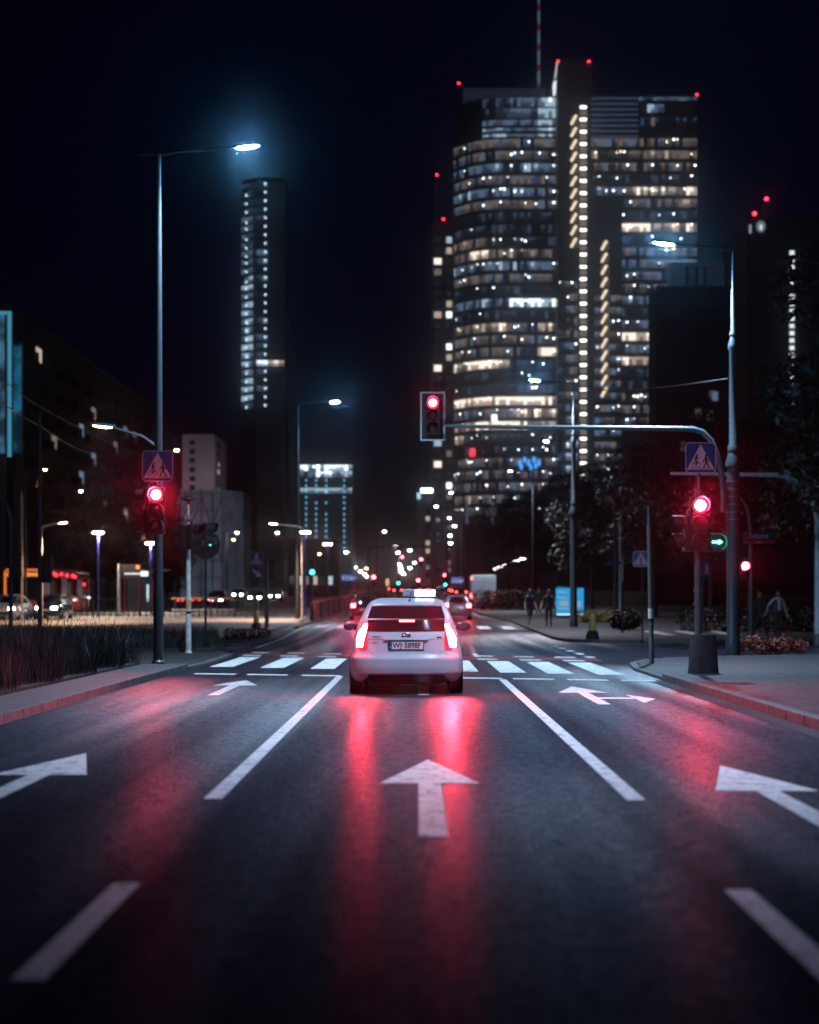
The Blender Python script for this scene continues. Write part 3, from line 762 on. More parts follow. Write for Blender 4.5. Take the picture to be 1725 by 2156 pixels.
def hY(y, h):                                     # distance at which something h above the street shows at height y
    Y = 150.0
    for _ in range(30): Y = (h - HC + gz(Y)) * F / (HY - y)
    return Y
street_lamp('tall grey street lamp left of the taxi, carrying the left red signal', (-5.47, 36.1, 0.12), 10.78, 1.62, 0, 0.105, 0.065, M_grey, back=True, watts=6000, cone=142)
street_lamp('stepped blue-grey street lamp column on the right corner behind the concrete pot', (8.25, 44.5, 0.06), 10.55, 1.5, R(180), 0.17, mat=M_grey, stepped=True, L=0.7, watts=6500, cone=142)
street_lamp('stepped lamp column beside the blue advertising panel and the waiting pedestrians', (7.35, 80, gz(80) + 0.1), 11.4, 1.55, R(180), 0.17, mat=M_grey, stepped=True, glass=E_lamp, watts=7000, tone=(0.9, 0.88, 1.0), cone=140)
street_lamp('slim grey street lamp at the near end of the parapet, right of the left signals', (gx(627, 100), 100, gz(100)), 12.6, 1.9, 0, 0.13, 0.08, M_dark, glass=E_lamp, watts=4000)
street_lamp('low domed lamp with dim warm glass reaching left from behind the tall left lamp', (-6.3, 41.2, 0.06), 5.15, 1.02, R(180), 0.06, 0.04, M_grey, glass=emat('lamp_warm_dim', (1.0, 0.75, 0.55), 30.0), rise=0.42, w=0.34, watts=120, tone=(1.0, 0.72, 0.5))
# unseen lamp, placed and given a long arm to light the taxi's rear
street_lamp('tall grey street lamp on the near right pavement, outside the picture', (6.7, 21.0, 0.12), 10.7, 3.6, R(180), 0.1, 0.06, M_grey, glass=E_lamp, watts=7000, tone=(0.54, 0.68, 1.0), cone=112)

# overhead and roadside signals
signal('red signal on the mast arm over the road, white-bordered back plate', (0.41, 44.1, 5.745), lit='red', plate=True, hang=False, mats=(E_redarm, E_green))
signal('large red signal on the tall left lamp post, facing the taxi', (-5.47, 35.82, 2.85), lit='red')
signal('unlit three-lamp signal turned sideways left of the big left red signal', (-5.72, 36.1, 2.85), R(-100), lit='', hang=True)
signal('large red signal above the dark concrete pot on the right', (5.17, 31.15, 2.36), lit='red')
signal('two-lamp signal turned left beside the red signal over the concrete pot', (4.93, 31.4, 2.36), R(-88), lit='', n=2)
t = thing('traffic_signal', 'green right-arrow signal beside the red signal over the concrete pot', 'traffic signal', (5.49, 31.2, 2.355))
MB().box((0, 0.05, 0.165), (0.32, 0.14, 0.32)).build('housing', M_black, t, bevel=0.03)
MB().slab([(-0.085, 0.148), (0.02, 0.148), (0.02, 0.128), (0.095, 0.165), (0.02, 0.202), (0.02, 0.182), (-0.085, 0.182)], -0.034, -0.022).build('lens', E_green, t)
v = MB(); v.tube([(0, -0.02, 0.165), (0, -0.16, 0.165)], [0.155, 0.155], 20, caps=False); v.build('visor', M_black, t, True)
signal('small red pedestrian signal on the stepped right lamp column', (8.50, 44.2, 2.0), lit='red', n=2, sc_=0.72, mats=(emat('ped_red', (1, 0.03, 0.06), 90), E_green))
signal('green pedestrian signal on the pale left post, turned right, nearer the post', (gx(413, 45.5), 45.4, 2.84), R(62), lit='green', n=2, glyph=True, mats=(E_red, emat('ped_green', (0.02, 1, 0.55), 2.2)))
signal('green pedestrian signal on the pale left post, turned right, outer one of the two', (gx(437, 45.5), 45.9, 2.90), R(80), lit='green', n=2, mats=(E_red, emat('ped_green', (0.02, 1, 0.55), 2.2)), hang=False)
signal('unlit pedestrian signal on the left side of the pale left post', (gx(387, 45.5), 45.5, 2.82), R(-120), lit='', n=2)
crossing_sign('blue square crossing sign with cyclist and walker above the left red signal', (-5.45, 35.86, 4.28), 0.64)
crossing_sign('blue square crossing sign with cyclist and walker above the right red signal', (5.19, 31.2, 4.06), 0.555)

# posts on the right corner
p = thing('signal_post', 'steel signal post standing in the dark concrete pot', 'signal post', (5.17, 31.4, 0.06))
MB().tube([(0, 0, 0.3), (0, 0, 3.45)], 0.06, 16).build('pole', M_galv, p, True)
MB().tube([(0.02, 0, 3.4), (0.02, 0, 4.2)], 0.025, 10).build('sign_tube', M_galv, p, True)
MB().lathe([(0.09, 0), (0.09, 0.05)], (0, 0, 1.3), 12).build('clamp', M_galv, p); MB().lathe([(0.085, 0), (0.085, 0.05)], (0, 0, 1.55), 12).build('clamp', M_galv, p)
pot = thing('concrete_pot', 'dark tapered concrete pot around the right signal post', 'concrete base', (5.17 + 0.1, 31.4, 0.06))
MB().lathe([(0.29, 0), (0.29, 0.03), (0.27, 0.2), (0.24, 0.74), (0.225, 0.765), (0.17, 0.765), (0.16, 0.70), (0, 0.70)], n=26).build('pot', M_concrete, pot, True)
p = pole('signal_post', 'slim bare steel post at the kerb between crossing and concrete pot', 'post', (5.22, 37.9, 0.06), 3.1, 0.058, 0.05, M_galv, base=False)
p.rotation_euler = (0, R(-1.2), 0)
MB().tube([(0, 0, 3.1), (0, 0, 3.5)], [0.03, 0.025], 10).build('pole_tip', M_galv, p, True)
MB().tube([(0, 0, 1.0), (0, 0, 1.22)], 0.0605, 16).build('sticker', M_white, p, True); MB().tube([(0, 0, 0.92), (0, 0, 1.0)], 0.061, 16).build('sticker', M_ink, p, True)
# mast arm bolted to the stepped column
A_ = lambda x, y, Y=44.4: at(x, y, Y)
ma = thing('mast_arm', 'curved steel mast arm holding the overhead red signal', 'mast arm', (7.95, 44.4, 3.7))
o0 = Vector((7.95, 44.4, 3.7))
pts = [A_(1523, 1078), A_(1523, 1040), A_(1520, 1000), A_(1511, 960), A_(1497, 927), A_(1479, 909), A_(1460, 903.5), A_(1430, 902.5), A_(1200, 900), A_(960, 897.5), A_(934, 897)]
MB().tube([q - o0 for q in pts], [0.075, 0.075, 0.075, 0.075, 0.075, 0.075, 0.073, 0.07, 0.058, 0.045, 0.045], 14).build('arm', M_galv, ma, True)
for zz in (0.15, 0.75): MB().box((0.14, 0.05, zz), (0.22, 0.1, 0.1)).build('bracket', M_galv, ma)
for k in range(6): MB().lathe([(0.178, 0), (0.185, 0.0), (0.185, 0.035), (0.178, 0.035)], (0.30, 0.1, -0.15 + 0.2 * k), 20).build('clamp_band', M_galv, ma)
# far arched masts on the right
am = thing('mast_arm', 'arched steel mast at the right edge with its arm reaching left', 'mast arm', (gx(1722, 56), 56, 0.06))
o0 = Vector((gx(1722, 56), 56, 0.06)); A2 = lambda x, y: at(x, y, 56) - o0
MB().tube([(0, 0, -0.1), A2(1722, 1100), A2(1718, 1075), A2(1706, 1046), A2(1686, 1020), A2(1660, 1004), A2(1636, 1000), A2(1560, 999), A2(1412, 997)], [0.11, 0.095, 0.095, 0.095, 0.095, 0.09, 0.09, 0.07, 0.05], 14).build('arm', pmat('pale_steel', (0.5, 0.55, 0.6), 0.45, 0.3), am, True)
MB().lathe([(0.14, -0.05), (0.14, 0.3), (0.10, 0.34)], n=14).build('base', M_galv, am, True)
am = thing('mast_arm', 'slim hooked pole carrying the street name plate', 'mast arm', (gx(1581, 62), 62, 0.1))
o0 = Vector((gx(1581, 62), 62, 0.1)); A3 = lambda x, y: at(x, y, 62) - o0
MB().tube([(0, 0, -0.1), A3(1581, 1180)], [0.10, 0.09], 14).build('pole', M_galv, am, True)
MB().tube([A3(1581, 1180), A3(1580, 1110), A3(1577, 1085), A3(1570, 1062), A3(1558, 1046), A3(1540, 1036)], [0.09, 0.06, 0.055, 0.05, 0.045, 0.04], 12).build('arm', M_galv, am, True)
sn = thing('street_sign', 'dark blue street name plate with red strip on the hooked pole', 'street sign', at(1599, 1131, 61.85))
MB().box((0, 0, 0.04), (1.14, 0.02, 0.36)).build('plate', pmat('plate_blue', (0.01, 0.03, 0.10), 0.4), sn)
MB().box((0, -0.002, -0.185), (1.14, 0.02, 0.085)).build('red_strip', M_signred, sn)
text('Żelazna', 0.24, 'lettering', M_white, sn, (-0.03, -0.013, 0.04))
MB().box((0, -0.013, -0.185), (0.24, 0.004, 0.03)).build('pale_mark', M_white, sn)
pole('catenary_pole', 'thin dark pole on the right with warm side light, behind the crossing sign', 'pole', (gx(1296, 95), 95, gz(95) + 0.1), 8.2, 0.12, 0.06, M_dark)
pole('catenary_pole', 'short warm-lit pole just right of the thin dark pole', 'pole', (gx(1306, 97), 97, gz(97) + 0.1), 5.6, 0.07, 0.06, M_whitepost)
pp = pole('sign_post', 'blue and white post with a flat finger sign pointing left', 'sign post', (gx(1311, 70), 70, gz(70) + 0.1), 3.0, 0.045, 0.045, M_blue, base=False)
MB().tube([(0, 0, 2.1), (0, 0, 3.0)], 0.047, 12).build('upper_tube', M_white, pp, True)
MB().box((-0.36, 0, 2.86), (0.68, 0.03, 0.13)).build('finger', M_blue, pp)
MB().lathe([(0.0, 0.09), (0.05, 0.08), (0.055, 0.0), (0, 0)], (0, 0, 2.98), 12).build('cap', M_whitepost, pp, True)
pole('sign_post', 'brown sign post under the red-lit crossing sign', 'sign post', (gx(1353, 58), 58, 0.1), 2.75, 0.03, 0.03, M_concrete, base=False)
crossing_sign('dim blue crossing sign with red-lit triangle behind the bare steel post', (gx(1350, 57.9), 57.9, gzv(1177, 57.9)), 0.52, cyclist=False, tint=pmat('red_lit_sign_face', (0.55, 0.28, 0.28), 0.5))  # red light on the sign is put into the triangle's colour
pole('sign_post', 'sign post under the round blue path sign right of the concrete pot', 'sign post', (gx(1480, 66), 66, gz(66) + 0.1), 2.65, 0.03, 0.03, M_galv, base=False)
rs_ = thing('road_sign', 'round blue path sign behind the right signal post', 'road sign', at(1481, 1200, 65.9))
MB().slab([(0.36 * math.cos(k * math.pi / 16), 0.36 * math.sin(k * math.pi / 16)) for k in range(32)], 0, 0.02).build('board', M_blue, rs_)
g = MB()
for sx in (-0.14, 0.14):
    g.stroke([(sx, 0.12), (sx, -0.02)], 0.09, -0.004, 0.0); g.stroke([(sx - 0.07, -0.18), (sx, -0.02), (sx + 0.07, -0.18)], 0.05, -0.004, 0)
    g.slab([(sx + 0.045 * math.cos(k * math.pi / 5), 0.18 + 0.045 * math.sin(k * math.pi / 5)) for k in range(10)], -0.004, 0)
g.build('pictogram', M_white, rs_)
# bollards
def bollard(label, loc):
    b = thing('bollard', label, 'bollard', loc, group='yellow traffic bollards')
    MB().lathe([(0.24, 0), (0.24, 0.05), (0.19, 0.28), (0.15, 0.30), (0.14, 0.32)], n=16).build('base', M_concrete, b, True)
    MB().lathe([(0.125, 0.31), (0.13, 0.34), (0.13, 0.82), (0.11, 0.88), (0, 0.9)], n=16).build('body', M_yellow, b, True)
    return b
bollard('yellow bollard on the far right kerb island beside the stepped lamp column', (gx(1248, 60.6), 60.6, 0.1))
bollard('yellow bollard below the blue arrow sign on the left island', (gx(540, 79), 79, gz(79)))
# advertising panel
ad = thing('advertising_panel', 'blue backlit advertising panel behind the stepped lamp column', 'advert panel', (gx(1200, 100), 100, gz(100) + 0.1))
MB().box((0, 0.06, 0.95), (1.75, 0.14, 1.75)).build('frame', M_dark, ad, bevel=0.03)
MB().box((0, -0.014, 0.95), (1.63, 0.01, 1.6)).build('screen', emat('advert_blue', (0.015, 0.30, 0.62), 1.1, True), ad)
g = MB()
for (x, z, w, h, a) in ((-0.45, 1.52, 0.6, 0.08, 4), (-0.45, 1.18, 0.55, 0.07, 6), (0.25, 1.4, 0.5, 0.1, -3), (-0.4, 0.55, 0.6, 0.08, 6), (-0.35, 0.85, 0.5, 0.3, 2), (0.4, 0.8, 0.5, 0.35, 0)):
    g.box((x, -0.024, z), (w, 0.004, h), Matrix.Rotation(R(a), 3, 'Y'))
g.build('print', emat('advert_pale', (0.5, 0.62, 0.8), 0.55, False), ad)
MB().box((0, -0.024, 0.2), (1.5, 0.004, 0.08)).build('print', emat('advert_white', (0.8, 0.95, 1), 1.2, False), ad)
MB().box((0, 0.06, 0.04), (1.2, 0.1, 0.09)).build('foot', M_dark, ad)

# posts and signs on the left
pl = thing('signal_post', 'pale worn signal post with a mushroom cap on the left island', 'signal post', (gx(397, 45.7), 45.7, 0.06))
MB().lathe([(0.10, -0.05), (0.10, 0.02), (0.072, 0.05), (0.070, 1.55), (0.062, 1.6), (0.058, 3.35), (0.028, 3.4), (0.026, 4.1)], n=18).build('pole', M_whitepost, pl, True)
MB().lathe([(0.03, 3.98), (0.05, 4.06), (0.21, 4.12), (0.20, 4.15), (0.06, 4.21), (0, 4.22)], n=18).build('cap', M_dark, pl, True)
MB().tube([(0, 0, 1.18), (0, 0, 1.42)], 0.0735, 18).build('sticker', pmat('ochre_sticker', (0.5, 0.3, 0.12), 0.6, var=0.5, scale=14), pl, True)
MB().tube([(0, 0, 1.05), (0, 0, 1.12)], 0.0735, 18).build('sticker', M_ink, pl, True)
MB().box((0, 0, 3.62), (0.22, 0.12, 0.1)).build('clamp', M_galv, pl)
ds = thing('road_sign', 'large round sign seen from its grey back, left island', 'road sign', (gx(433, 55), 55, 0.12))
MB().tube([(0, 0, -0.1), (0, 0, 3.5)], 0.04, 12).build('pole', M_grey, ds, True)
MB().slab([(0.46 * math.cos(k * math.pi / 18), 3.15 + 0.46 * math.sin(k * math.pi / 18)) for k in range(36)], 0.05, 0.08).build('board', pmat('sign_back', (0.05, 0.05, 0.055), 0.5), ds)
ps = pole('sign_post', 'dark post carrying the crossing sign and the blue arrow sign', 'sign post', (gx(540, 80), 80, gz(80)), 3.45, 0.035, 0.035, M_dark, base=False)
crossing_sign('small blue crossing sign above the round blue arrow sign on the left', (gx(540, 79.9), 79.9, gzv(1177, 79.9)), 0.62, cyclist=True)
ar = thing('road_sign', 'round blue sign with a white arrow pointing down right', 'road sign', at(540, 1207, 79.9))
MB().slab([(0.33 * math.cos(k * math.pi / 16), 0.33 * math.sin(k * math.pi / 16)) for k in range(32)], 0, 0.02).build('board', M_blue, ar)
MB().slab([(-0.22, 0.13), (-0.16, 0.20), (0.08, 0.03), (0.12, 0.10), (0.24, -0.17), (-0.05, -0.13), (0.0, -0.07)], -0.006, 0).build('pictogram', M_white, ar)
pole('signal_post', 'dark signal post right of the blue arrow sign', 'signal post', (gx(562, 80), 80, gz(80)), 3.2, 0.10, 0.09, M_grey, base=False)
signal('dark signal seen from behind on the post right of the blue arrow sign', (gx(574, 80.2), 80.2, gz(80) + 2.3), R(180), lit='')
lp = pole('catenary_pole', 'tall thin pole near the left edge in front of the buses', 'pole', (gx(84, 60), 60, 0.0), 8.1, 0.09, 0.05, M_grey)
signal('dark signal box seen from behind on the tall thin left pole', (gx(100, 60.2), 60.2, 2.1), R(180), lit='', hang=False)
pole('catenary_pole', 'warm-lit thin pole left of the tall thin left pole', 'pole', (gx(46, 92), 92, gz(92)), 7.0, 0.07, 0.05, M_whitepost)
la = thing('mast_arm', 'arched grey mast cut by the left edge of the view', 'mast arm', (gx(23, 58), 58, 0))
o0 = Vector((gx(23, 58), 58, 0)); A4 = lambda x, y: at(x, y, 58) - o0
MB().tube([(0, 0, -0.1), A4(23, 1130), A4(22, 1095), A4(14, 1065), A4(0, 1048), A4(-20, 1040), A4(-120, 1038)], 0.075, 14).build('arm', M_grey, la, True)
signal('dark signal box seen from behind on the arched left mast', (gx(34, 58.2), 58.2, 2.2), R(180), lit='', hang=False)

# far street lamps, platform lamps
fp = None
def far_lamp(x, y, h, mat, side=1, label='far street lamp with a bright head beyond the junction', group='street lamps far along the street', r=0.14, arm=1.2, watts=0, kind='SPOT'):
    Y = hY(y, h); z = gz(Y)
    t = thing('street_lamp', label, 'street lamp', (gx(x, Y) - side * arm, Y, z), 0 if side > 0 else R(180), group)
    MB().tube([(0, 0, -0.2), (0, 0, h)], [0.09, 0.06], 8).build('pole', M_dark, t, True)
    MB().tube([(0, 0, h - 0.03), (arm, 0, h + 0.08)], 0.035, 6).build('arm', M_dark, t)
    k = max(1.0, Y / 130)
    MB().box((arm, 0, h + 0.12), (0.6, 0.26, 0.1)).build('lamp_head', M_dark, t, bevel=0.03)
    if watts:
        ld = bpy.data.lights.new('lamp_light', 'SPOT'); ld.energy = watts; ld.color = (0.8, 0.9, 1.0)
        if kind == 'SPOT': ld.spot_size = R(150); ld.spot_blend = 0.5
        if kind == 'FLOOD': ld.spot_size = R(120); ld.spot_blend = 0.6
        ld.shadow_soft_size = 0.2
        lo_ = bpy.data.objects.new('lamp_light', ld); COL.objects.link(lo_); lo_.parent = t; lo_.location = (arm, 0, h - 0.35)
        if kind == 'FLOOD': lo_.rotation_euler = (R(84), 0, R(18))    # turned up the street, on the netted block
    MB().lathe([(0, -0.5 * r * k), (0.7 * r * k, -0.35 * r * k), (r * k, 0.0), (0.8 * r * k, 0.35 * r * k), (0, 0.4 * r * k)], (arm, 0, h + 0.02), 12).build('lamp_glass', mat, t, True)
    return t
fl = [(372, 949, 1), (810, 1119.5, 1), (833, 1151, 1), (838, 1164, 1), (863, 1159, -1), (729, 1163, 1), (729, 1174, 1), (744, 1180, 1), (701, 1184, 1), (718, 1189, 1), (732, 1192, 1),
      (748, 1195, 1), (759, 1203, 1), (768, 1209, 1), (774, 1214, 1), (842, 1188, -1), (844, 1196, -1), (844, 1203, -1), (850, 1209, -1), (873, 1185, -1),
      (863, 1196, -1), (614, 1180, 1), (657, 1155, 1), (643, 1148, 1), (950, 1038, -1), (919, 1067, -1), (946, 1091, -1), (957, 1108, -1), (948, 1128, -1), (949, 1144, -1),
      (934, 1151, -1), (916, 1181, -1), (937, 1181, -1), (947, 1181, -1), (454, 1108, 1), (499, 1122, 1), (517, 1158, 1), (584, 1122, 1), (170, 1035, 1)]
for x, y, sd in fl:
    far_lamp(x, y, {454: 8.9, 499: 8.2, 517: 8.0}.get(x, 10.2), E_farcool if (x * 7 + y) % 3 < 1 else E_far, sd, watts={454: 2600, 499: 2000, 517: 7000}.get(x, 0), kind='FLOOD')
far_lamp(1150, 930, 11.0, E_lamp_mid, -1, 'street lamp whose head shows left of the stepped column, over the mast arm', None, 0.14, 1.8, watts=1800)
far_lamp(1075, 993, 11.0, E_farcool, -1, 'far lamp in front of the round tower, below the mast arm', None, 0.16, 1.8, watts=4000)
for x, y, h, lab in ((95, 990, 9.0, 'small warm lamp beside the tall thin left pole'), (492, 1137, 7.6, 'warm lamp in front of the netted scaffold building'), (673, 1167, 5.5, 'orange lamp right of the slim lamp by the parapet'), (680, 1187, 6, 'small orange lamp over the tram platform'), (772, 1197, 9, 'warm street lamp near the lane board')):
    far_lamp(x, y, h, emat('lamp_far_warm', (1.0, 0.6, 0.3), 16, False), 1, lab, None, 0.12)
# warm lamps that light the pale paving on the left
for x, y, Y, lab, arm in ((130, 1100, 92, 'warm arm lamp above the buses at the left edge', 1.1), (578, 1102, 98, 'warm arm lamp reaching left from behind the slim parapet lamp', -1.6)):
    z = gzv(y, Y) - gz(Y)
    street_lamp(lab, (gx(x, Y) - arm, Y, gz(Y)), z - 0.25, abs(arm) - 0.2, 0 if arm > 0 else R(180), 0.07, 0.05, M_whitepost, glass=E_warm, rise=0.2, watts=4200, tone=(1.0, 0.60, 0.38))
def platform_lamp(x, y, Y, label, w=0.62, group=None, mat=None, watts=0):
    h = gzv(y, Y) - gz(Y)
    t = thing('platform_lamp', label, 'platform lamp', (gx(x, Y), Y, gz(Y)), 0, group)
    MB().tube([(0, 0, -0.1), (0, 0, h - 0.05)], [0.06, 0.05], 8).build('pole', pmat('blue_lit_pole', (0.05, 0.06, 0.35), 0.4), t, True)  # blue light on the pole is put into its colour
    if watts:
        ld = bpy.data.lights.new('lamp_light', 'SPOT'); ld.energy = watts; ld.color = (1.0, 0.84, 0.70); ld.spot_size = R(150); ld.spot_blend = 0.6; ld.shadow_soft_size = 0.2
        lo_ = bpy.data.objects.new('lamp_light', ld); COL.objects.link(lo_); lo_.parent = t; lo_.location = (0, 0, h - 0.12)
    MB().box((0, 0, h + 0.05), (w + 0.1, 0.3, 0.05)).build('hood', M_dark, t)
    MB().box((0, 0, h - 0.02), (w, 0.24, 0.10)).build('tube', mat or E_tube, t, bevel=0.03)
platform_lamp(207, 1121, 105, 'flat-topped platform lamp on a blue-lit pole above the buses', watts=3600)
platform_lamp(317, 1143, 118, 'platform lamp just left of the tall left lamp post', watts=3000)
platform_lamp(643, 1120, 112, 'platform lamp right of the slim parapet lamp')
platform_lamp(690, 1145, 128, 'platform lamp on a blue-lit pole left of the dotted office block')
for x, y in ((1103.5, 1176), (1087.6, 1180), (1075, 1185), (1063.7, 1190), (1053, 1193.6), (1046, 1196.5), (1039, 1198.5)):
    platform_lamp(x, y, hY(y, 5.2), 'park lamp in the receding row right of the white van', 0.9, 'row of lamps right of the van', E_far)
# far signals, gantry, direction boards
Yg = 200
ga = thing('mast_arm', 'far grey mast arm across the street holding two red signals', 'mast arm', (gx(776, Yg), Yg, gz(Yg)))
MB().tube([(0, 0, -0.2), (0, 0, 6.0), (0.5, 0, 6.35), (gx(895, Yg) - gx(776, Yg), 0, 6.4)], 0.09, 10).build('arm', M_grey, ga, True)
FR = (E_redfar, E_greendim)
signal('red signal on the far mast arm, left of two', (gx(847, Yg), Yg - 0.3, gzv(1173, Yg) - 0.83), mats=FR, hang=False)
signal('red signal on the far mast arm, right of two', (gx(887, Yg), Yg - 0.3, gzv(1178, Yg) - 0.83), mats=FR, hang=False)
for x, y, Y, lab in ((787, 1215, 150, 'red signal on a post left of the far mast arm signals'), (881, 1222, 170, 'red signal low above the roof sign of the taxi'), (936, 1211, 220, 'small far red signal right of the taxi roof')):
    z = gzv(y, Y)
    pole('signal_post', lab.replace('red signal', 'far post of the red signal').replace('small far far', 'small far'), 'signal post', (gx(x, Y), Y, gz(Y)), z - gz(Y), 0.06, base=False, mat=M_dark)
    signal(lab, (gx(x, Y), Y - 0.2, z - 0.83), mats=FR, hang=False)
for x, y, Y, lab in ((839, 1228, 190, 'far green signal left of the taxi roof sign'), (938, 1231, 190, 'far green signal right of the taxi roof sign'), (658, 1205, 108, 'green signal on the parapet post')):
    z = gzv(y, Y)
    pole('signal_post', lab.replace('green signal', 'post of the green signal'), 'signal post', (gx(x, Y), Y, gz(Y)), z - gz(Y), 0.06, base=False, mat=M_dark)
    signal(lab, (gx(x, Y), Y - 0.2, z - 0.165), lit='green', mats=(E_redfar, emat('green_far', (0.05, 0.9, 0.7), 8, False)), hang=False)
for x, y, Y, w, lab in ((734, 1216, 170, 1.45, 'blue lane direction board above the parapet'), (964, 1222, 170, 1.3, 'blue lane direction board above the silver car')):
    z = gzv(y, Y)
    t = thing('direction_board', lab, 'road sign', (gx(x, Y), Y, gz(Y)))
    h = z - gz(Y)
    MB().box((0, 0, h), (w, 0.06, 0.68)).build('board', emat('board_blue', (0.02, 0.13, 0.55), 0.55, False), t)
    g = MB()
    for k in range(3):
        xx = -w * 0.36 + k * w * 0.24; g.slab([(xx - 0.06, h - 0.24), (xx + 0.06, h - 0.24), (xx + 0.06, h + 0.1), (xx, h + 0.25), (xx - 0.06, h + 0.1)], -0.05, -0.035)
    g.slab([(w * 0.22, h - 0.22), (w * 0.45, h + 0.03), (w * 0.42, h + 0.11), (w * 0.12, h - 0.18)], -0.05, -0.035)
    g.build('arrows', emat('board_white', (0.8, 0.85, 0.95), 0.5, False), t)
    MB().tube([(0, 0.1, -0.2), (0, 0.1, h + 0.3)], 0.07, 8).build('post', M_galv, t)
t = thing('notice_board', 'pale round-headed notice sign on a far post above the red cars', 'road sign', (gx(816, 165), 165, gz(165)))
h = gzv(1226, 165) - gz(165)
MB().slab([(0.2 * math.cos(k * math.pi / 8), h + 0.38 * math.sin(k * math.pi / 8)) for k in range(16)], 0, 0.05).build('board', emat('board_amber', (0.9, 0.55, 0.2), 0.8, False), t)
MB().tube([(0, 0.1, -0.2), (0, 0.1, h + 0.3)], 0.05, 8).build('post', M_galv, t)
# parapet along the underpass
pr = thing('parapet', 'dark panelled parapet with a thin top rail left of the taxi, running up the street', 'parapet', (-5.7, 92, 0))
mb = MB(); strip('x', -0.06, 0.06, 92, 260, None, 1.0, 0.95, mb); mb.v = [(x, y - 92, z) for x, y, z in mb.v]
mb.build('panel', pmat('parapet_panel', (0.06, 0.045, 0.05), 0.4, var=0.3), pr)
mb = MB(); mb.tube([(0, y - 92, gz(y) + 1.08) for y in range(92, 261, 4)], 0.06, 8); mb.build('top_rail', pmat('rail_brake_glow', (0.35, 0.05, 0.05), 0.35), pr, True)  # brake-light red on the rail is put into its colour
for k in range(22):
    y = 92 + k * 8; MB().tube([(0.09, y - 92, gz(y) - 0.1), (0.09, y - 92, gz(y) + 1.05)], 0.05, 8).build('post', M_dark, pr)

# ------------------------------------------------------------------ other vehicles
SH = Shell([(0.22, 0.80, 0.10, 3.9), (0.32, 0.85, 0.02, 4.1), (0.5, 0.87, 0.0, 4.15), (0.72, 0.86, 0.04, 4.1), (0.9, 0.84, 0.10, 3.8), (0.98, 0.80, 0.16, 3.2), (1.2, 0.70, 0.42, 2.9), (1.38, 0.6, 0.7, 2.5), (1.45, 0.50, 1.0, 2.2), (1.48, 0.36, 1.3, 1.9)])
def car(label, paint, loc, rz=0.0, front=False, group=None, cat='car', tail=None):
    t = thing('parked_car' if False else 'car', label, cat, loc, rz, group)
    s = SH if not front else SF
    s.body(24).build('body', paint, t, True, sharp=50)
    zg = L_(0.97, 1.34, 5) if not front else L_(0.96, 1.38, 5)
    s.patch(zg, lambda z: -s.at(z)[0] * 0.86, lambda z: s.at(z)[0] * 0.86, 0.006, 6).build('windscreen' if front else 'rear_window', M_glassdark, t, True)
    for sx in (-1, 1):
        if front:
            s.patch(L_(0.60, 0.74, 3), lambda z: 0.46 * sx - 0.16, lambda z: 0.46 * sx + 0.16, 0.02, 4).build('headlight', E_head, t, True)
        else:
            s.patch(L_(0.74, 0.93, 3), lambda z: sx * 0.66 - 0.12, lambda z: sx * 0.66 + 0.12, 0.02, 4).build('tail_light', tail or E_tailfar, t, True)
        s.side(L_(0.98, 1.34, 4), lambda z: 0.75 + (z - 0.98) * 0.9, lambda z: 3.0 - (z - 0.98) * 1.6, sx, 0.006).build('side_window', M_glassdark, t, True)
        wheel(t, sx * 0.76, 0.75); wheel(t, sx * 0.76, 3.3)
    yb = s.rear(0, 0.62) - 0.02
    MB().box((0, yb, 0.55 if front else 0.62), (0.52, 0.02, 0.11)).build('plate', M_white, t)
    if front: MB().box((0, s.rear(0, 0.4) - 0.01, 0.4), (0.95, 0.03, 0.16)).build('grille', M_black, t)
    return t
SF = Shell([(0.20, 0.80, 0.10, 4.2), (0.32, 0.86, 0.0, 4.3), (0.5, 0.88, 0.0, 4.3), (0.72, 0.87, 0.06, 4.25), (0.88, 0.84, 0.45, 4.1), (0.96, 0.80, 0.95, 4.0), (1.2, 0.70, 1.35, 3.7), (1.40, 0.6, 1.75, 3.4), (1.47, 0.50, 2.1, 3.1), (1.5, 0.36, 2.3, 2.8)])
P_dark = pmat('dark_car_paint', (0.02, 0.022, 0.03), 0.25, coat=1.0, var=0.05)
P_silver = pmat('silver_car_paint', (0.35, 0.35, 0.37), 0.3, 0.5, coat=1.0, var=0.05)
P_redcar = pmat('maroon_car_paint', (0.12, 0.02, 0.02), 0.3, coat=1.0, var=0.05)
car('dark car with red tail lights beside the parapet, left of the taxi', P_dark, (gx(770, 100), 98, gz(99)), tail=E_tailnear)
car('silver car with red tail lights just right of the taxi', P_silver, (gx(962, 100), 98, gz(99)), tail=E_tailnear)
c0 = car('far car with red tail lights queueing above the taxi roof line', P_dark, (gx(838, 300), 300, gz(300)), group='cars queueing far up the street')
for x, Y in ((872, 290), (893, 330), (915, 300), (938, 310), (960, 280), (826, 350), (884, 400), (905, 370), (930, 390), (972, 240), (1005, 230)):
    dup(c0, loc=(gx(x, Y), Y, gz(Y)))
car('white car with bright headlights at the left edge, facing the camera', M_carwhite, (gx(32, 100), 97, gz(99)), front=True)
car('dark car with one bright headlight in view behind the left poles', P_dark, (gx(112, 101), 99, gz(101)), front=True)
c1 = car('far oncoming car with headlights under the netted building', P_dark, (gx(454, 150), 150, gz(150)), front=True, group='far oncoming cars on the left')
for x, Y in ((536, 170), (577, 190), (500, 210)): dup(c1, loc=(gx(x, Y), Y, gz(Y)))
